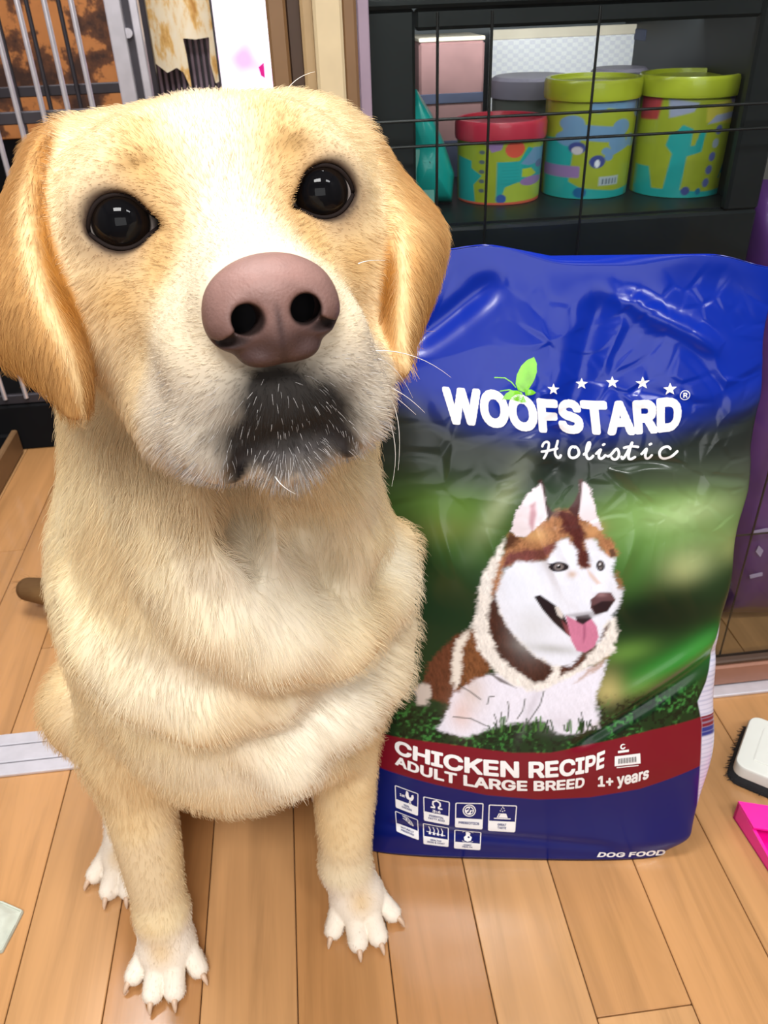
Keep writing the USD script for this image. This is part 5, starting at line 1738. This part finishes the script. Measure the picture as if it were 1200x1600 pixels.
def fur_field(p, n):
    """Length, lift and direction of the hair at points of the skin."""
    q = (p - MID) @ HROT
    a0 = np.abs(q[:, 0])
    head = smoothstep(.20, .13, np.linalg.norm((q - [0, -.02, -.03]), axis=1)) * smoothstep(-.125, -.10, q[:, 1])
    side = np.sign(q[:, 0])
    # on the head the hair runs back from the nose and down the cheeks
    g_head = -HF[None] * 1.0 + HR[None] * (side * smoothstep(.0, .05, a0) * .8)[:, None] - HU[None] * (smoothstep(.03, .07, a0) * .9 + smoothstep(-.03, -.07, q[:, 1]) * .8)[:, None]
    w1 = meshkit.fbm(p * 9 + 3.1, 2, 11) - .5
    w2 = meshkit.fbm(p * 9 + 7.7, 2, 12) - .5
    g_body = np.array([0, .12, -1.0])[None] + np.stack([(p[:, 0] + .09) * 3.0 + w1 * 1.6, w2 * .9, 0 * w1], 1)
    g = g_head * head[:, None] + g_body * (1 - head)[:, None]
    lift = .22 + .10 * (1 - head)
    ln = .0040 * head + .0140 * (1 - head)
    ln = ln * (.85 + .5 * meshkit.fbm(p * 20, 2, 21))
    muz = smoothstep(.01, .05, q[:, 2]) * head
    ln = ln * (1 - .35 * muz) * (1 + .9 * muz * smoothstep(-.045, -.065, q[:, 1]) + 1.0 * muz * smoothstep(-.078, -.084, q[:, 1]))
    lift = lift + .25 * muz * smoothstep(-.04, -.07, q[:, 1])
    cheek = head * smoothstep(.055, .075, a0) + head * smoothstep(-.06, -.10, q[:, 1]) * (1 - muz)
    ln = ln + .006 * np.clip(cheek, 0, 1)
    edge = head * smoothstep(.030, .055, q[:, 1] - .3 * q[:, 2] - .01) 
    ln = ln + .004 * np.clip(edge, 0, 1)
    leg = smoothstep(.26, .18, p[:, 2]) * smoothstep(.75, .6, p[:, 1])
    ln = ln * (1 - .58 * leg)
    paw = smoothstep(.06, .035, p[:, 2])
    ln = ln * (1 - .55 * paw)
    g = g + np.array([0, -.6, 0]) * paw[:, None]
    for k in (0, 1):
        d = EAR_TREE[k].query(p, distance_upper_bound=.02)[0]
        e = smoothstep(.008, .004, d)
        ln = ln * (1 - e) + e * .0075
        lift = lift * (1 - e) + e * .10
        g = g * (1 - e)[:, None] + e[:, None] * (np.array([0, -.1, -1.0]) + HR * (.3 * (1 if k else -1)))[None]
    keep = np.ones(len(p))
    for E in EYE_CENTRE:
        r_ = np.linalg.norm(p - E, axis=1)
        keep *= smoothstep(.0166, .0195, r_)
        ln = ln * (.40 + .60 * smoothstep(.018, .034, r_))
    keep *= 1 - smoothstep(1.02, .93, np.linalg.norm((q - [0.001, -.0255, .090]) / [.0255, .0215, .030], axis=1))
    lip = lip_distance(q)
    keep *= 1 - smoothstep(.0060, .0035, lip) * smoothstep(.030, .021, a0)
    ln = ln * (1 - .45 * head * smoothstep(.014, .007, lip))
    keep *= smoothstep(.004, .008, p[:, 2])
    return g, lift, ln, keep, head


def build_dog():
    ax = [stretch(-.560, .185, -.205, .140, .0019, .0040), stretch(.200, 1.200, .230, .470, .0019, .0040), stretch(-.008, .920, .655, .905, .0019, .0038)]
    v, f = mesh_sdf(s_full, ax)
    n = grad(s_full, v, .0008)
    v = v - n * np.clip(evaluate(s_full, v), -.002, .002)[:, None]
    d = thing("dog", "yellow labrador dog sitting on the wooden floor and looking up", "dog")
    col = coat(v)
    p = f"{d.GetPath()}/body"
    m = UsdGeom.Mesh.Define(stage, p)
    m.CreatePointsAttr(Vt.Vec3fArray.FromNumpy(v.astype(np.float32)))
    m.CreateFaceVertexCountsAttr(Vt.IntArray.FromNumpy(np.full(len(f), 3, np.int32)))
    m.CreateFaceVertexIndicesAttr(Vt.IntArray.FromNumpy(f.astype(np.int32).ravel()))
    m.CreateSubdivisionSchemeAttr("none")
    m.CreateNormalsAttr(Vt.Vec3fArray.FromNumpy(n.astype(np.float32)))
    m.SetNormalsInterpolation("vertex")
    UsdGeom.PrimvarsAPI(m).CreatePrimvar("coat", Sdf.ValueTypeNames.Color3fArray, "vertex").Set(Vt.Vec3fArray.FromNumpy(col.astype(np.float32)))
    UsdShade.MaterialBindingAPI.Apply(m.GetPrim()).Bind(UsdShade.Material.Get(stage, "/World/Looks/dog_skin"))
    # fur
    tri = v[f]
    cr = np.cross(tri[:, 1] - tri[:, 0], tri[:, 2] - tri[:, 0])
    area = np.linalg.norm(cr, axis=1) / 2
    cen = tri.mean(1)
    q = (cen - MID) @ HROT
    head = smoothstep(.20, .13, np.linalg.norm((q - [0, -.02, -.03]), axis=1))
    fn = n[f].mean(1)
    toward = (fn * (CAM - cen)).sum(1) / np.linalg.norm(CAM - cen, axis=1)
    wgt = area * (1 + 3.4 * head) * np.where(toward > -.35, 1.0, .12) * smoothstep(1.2, .75, cen[:, 1])
    count = FUR_COUNT
    idx = RNG.choice(len(f), count, p=wgt / wgt.sum())
    b = RNG.random((count, 2))
    fl = b.sum(1) > 1
    b[fl] = 1 - b[fl]
    root = tri[idx, 0] + b[:, :1] * (tri[idx, 1] - tri[idx, 0]) + b[:, 1:] * (tri[idx, 2] - tri[idx, 0])
    nn = n[f[idx, 0]] * (1 - b.sum(1))[:, None] + n[f[idx, 1]] * b[:, :1] + n[f[idx, 2]] * b[:, 1:]
    nn /= np.linalg.norm(nn, axis=1, keepdims=True)
    g, lift, ln, keep, hd = fur_field(root, nn)
    ok = RNG.random(count) < keep
    root, nn, g, lift, ln, hd = root[ok], nn[ok], g[ok], lift[ok], ln[ok], hd[ok]
    g = g + RNG.normal(0, .13, g.shape)
    t = g - nn * (g * nn).sum(1)[:, None]
    t /= np.maximum(np.linalg.norm(t, axis=1, keepdims=True), 1e-6)
    k = len(root)
    lf = (lift + RNG.normal(0, .07, k))[:, None]
    ln = (ln * RNG.uniform(.7, 1.15, k))[:, None]
    p0 = root - nn * .0006
    p1 = root + t * ln * .45 + nn * ln * lf * .75
    p2 = root + t * ln * .98 + nn * ln * lf * .95
    pts = np.stack([p0, p1, p2], 1).reshape(-1, 3)
    wid = np.stack([.00026 - .00010 * hd, .00021 - .00008 * hd, .00007 + 0 * hd], 1).ravel()
    col = coat(root) * RNG.uniform(.82, 1.12, (k, 1))
    muz = ((root - MID) @ HROT)
    frost = (muz[:, 2] > .045) & (muz[:, 1] < -.048) & (RNG.random(k) < np.where(muz[:, 1] < -.080, .40, .10))
    col[frost] = np.array([.52, .50, .49]) * RNG.uniform(.4, 1.3, (int(frost.sum()), 1))
    c = UsdGeom.BasisCurves.Define(stage, f"{d.GetPath()}/fur")
    c.CreateTypeAttr("linear")
    c.CreatePointsAttr(Vt.Vec3fArray.FromNumpy(pts.astype(np.float32)))
    c.CreateCurveVertexCountsAttr(Vt.IntArray.FromNumpy(np.full(k, 3, np.int32)))
    c.CreateWidthsAttr(Vt.FloatArray.FromNumpy(wid.astype(np.float32)))
    c.SetWidthsInterpolation("vertex")
    UsdGeom.PrimvarsAPI(c).CreatePrimvar("coat", Sdf.ValueTypeNames.Color3fArray, "vertex").Set(Vt.Vec3fArray.FromNumpy(np.repeat(np.clip(col, 0, 1), 3, 0).astype(np.float32)))
    UsdShade.MaterialBindingAPI.Apply(c.GetPrim()).Bind(UsdShade.Material.Get(stage, "/World/Looks/dog_fur"))
    tag(c, kind="stuff")
    # eyes
    for k in (0, 1):
        ball = trimesh.creation.icosphere(5, EYE_R)
        ring, axis, x, y = LID[k]
        gaze = unit(axis * .9 + unit(CAM - EYE_CENTRE[k]) * .5 + UPV * .04 - RGT * .06)
        ang = np.degrees(np.arccos(np.clip(ball.vertices @ gaze / EYE_R, -1, 1)))
        nz = meshkit.fbm(np.asarray(ball.vertices) * 900, 2, 4)
        c = np.tile(np.array([.004, .004, .005]), (len(ang), 1))
        c = mixc(c, (.010, .006, .004), smoothstep(33, 38, ang) * (.6 + .5 * nz))
        c = mixc(c, (.006, .005, .005), smoothstep(46, 50, ang))
        c = mixc(c, (.34, .30, .28), smoothstep(53, 58, ang))
        bulge = 1 + .045 * smoothstep(50, 20, ang)
        vv = np.asarray(ball.vertices) * bulge[:, None]
        vv = vv + EYE_CENTRE[k] - axis * .0008
        obj("eye", (vv, ball.faces), "wet_eye", d, color=c)
        loop = np.vstack([ring, ring[:1]])
        a = np.vstack([loop[-3:-1], loop, loop[1:3]])
        tube_ = tube(a - axis * .0009, .0010, 10, caps=False)
        obj("eyelid", tube_, "dark_skin", d, smooth=True)
    # nose
    nose_v, nose_f = mesh_sdf(lambda p: s_nose(head_local(p)), nose_axes())
    nn = grad(lambda p: s_nose(head_local(p)), nose_v, .0004)
    q = (nose_v - MID) @ HROT
    a = np.stack([np.abs(q[:, 0]), q[:, 1], q[:, 2]], 1)
    nz = meshkit.fbm(nose_v * 240, 3, 8)
    c = np.tile(np.array(srgb(122, 92, 85)), (len(q), 1))
    c = mixc(c, srgb(150, 114, 106), .7 * gauss(a, (.004, -.012, .100), (.016, .007, .02)))
    c = mixc(c, srgb(62, 46, 45), .85 * smoothstep(-.024, -.036, q[:, 1]))
    c = mixc(c, srgb(60, 44, 44), .7 * np.exp(-(a[:, 0] / .0013) ** 2) * smoothstep(-.018, -.026, q[:, 1]))
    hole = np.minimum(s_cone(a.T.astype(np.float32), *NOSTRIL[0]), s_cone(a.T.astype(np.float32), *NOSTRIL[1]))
    c = mixc(c, (.010, .007, .007), smoothstep(.0014, -.0006, hole))  # nostril hollows painted near black, their shade put into the colour
    c = c * (.86 + .28 * nz[:, None])
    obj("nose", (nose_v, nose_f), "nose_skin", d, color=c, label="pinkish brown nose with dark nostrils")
    # claws
    for k in FOOT:
        cc, fw, rt, toes = PAWS[k]
        for base, tip, rr in toes:
            dr = unit((tip - base) * [1, 1, 0])
            p0 = tip + dr * rr * .70 + np.array([0, 0, rr * .10])
            pts = [p0, p0 + dr * .0045 + np.array([0, 0, -.0010]), p0 + dr * .0085 + np.array([0, 0, -.0045]), p0 + dr * .0105 + np.array([0, 0, -.0085])]
            pts = [np.array([x[0], x[1], max(x[2], .0012)]) for x in pts]
            obj("claw", tube(pts, [.0034, .0031, .0022, .0008], 10), "claw_horn", d, smooth=True)
    # whiskers
    for (a0, b0, c0) in WHISKERS:
        pt = np.array([(1 - s) ** 2 * np.array(a0) + 2 * s * (1 - s) * np.array(b0) + s * s * np.array(c0) for s in np.linspace(0, 1, 9)])
        obj("whisker", tube(pt, np.linspace(.00028, .00008, 9), 5), "whisker_hair", d, smooth=True)
    return d


NOSTRIL = [((.0090, -.0245, .1110), (.0115, -.0270, .0905), .0048, .0056), ((.0110, -.0310, .1070), (.0205, -.0325, .0955), .0030, .0016)]


def s_nose(q):
    b = Blend(np.stack([np.abs(q[0]), q[1], q[2]]))
    b.add(0, s_ell, (0, -.0200, .0890), (.0205, .0125, .0165))          # top pad
    b.add(.006, s_ell, (.0138, -.0272, .0910), (.0102, .0112, .0138))   # wings
    b.add(.006, s_ell, (0, -.0310, .0950), (.0100, .0125, .0120))       # middle
    b.add(.004, s_ell, (.0068, -.0395, .0925), (.0078, .0048, .0110))   # lower rim
    b.cut(.0022, s_cone, *NOSTRIL[0])
    b.cut(.0018, s_cone, *NOSTRIL[1])
    b.cut(.0016, s_cone, (0, -.0250, .1085), (0, -.0440, .1070), .0004, .0008)   # groove
    return b.d


def nose_axes():
    c = MID + HROT @ np.array([0, -.026, .091])
    return [np.arange(c[m] - .034, c[m] + .034, .0007) for m in range(3)]


WHISKERS = [
    (at(585, 548, .345), at(650, 545, .36), at(705, 590, .38)),
    (at(590, 560, .345), at(622, 570, .36), at(645, 622, .38)),
    (at(595, 600, .350), at(630, 610, .36), at(664, 645, .37)),
    (at(596, 603, .350), at(625, 625, .36), at(650, 648, .37)),
    (at(600, 610, .352), at(632, 640, .36), at(622, 735, .37)),
    (at(600, 640, .352), at(628, 690, .36), at(612, 760, .37)),
    (at(560, 412, .345), at(575, 405, .35), at(602, 407, .36)),
    (at(252, 665, .345), at(230, 680, .35), at(222, 715, .36)),
    (at(262, 680, .345), at(240, 690, .35), at(236, 735, .36)),
    (at(430, 745, .312), at(440, 762, .31), at(462, 772, .315)),
    (at(440, 155, .420), at(455, 120, .42), at(492, 112, .42)),
]
FUR_COUNT = 150000

look("dog_skin", {"a": ("attribute", {"attribute": "coat"}), "p": ("principled_bsdf", {"roughness": .8, "specular_ior_level": .15})}, [("a.color", "p.base_color")])
look("dog_fur", {"a": ("attribute", {"attribute": "coat"}), "p": ("principled_bsdf", {"roughness": .62, "specular_ior_level": .16})}, [("a.color", "p.base_color")])
painted("wet_eye", rough=.03, spec=.14)
plain("dark_skin", (.014, .009, .008), rough=.75, spec=.12, scale=200)
painted("nose_skin", rough=.50, spec=.28, bump=.35, scale=900, dist=.0006)
plain("claw_horn", srgb(206, 176, 150), rough=.35, scale=150)
plain("whisker_hair", (.85, .82, .78), rough=.4, scale=100)
build_dog()
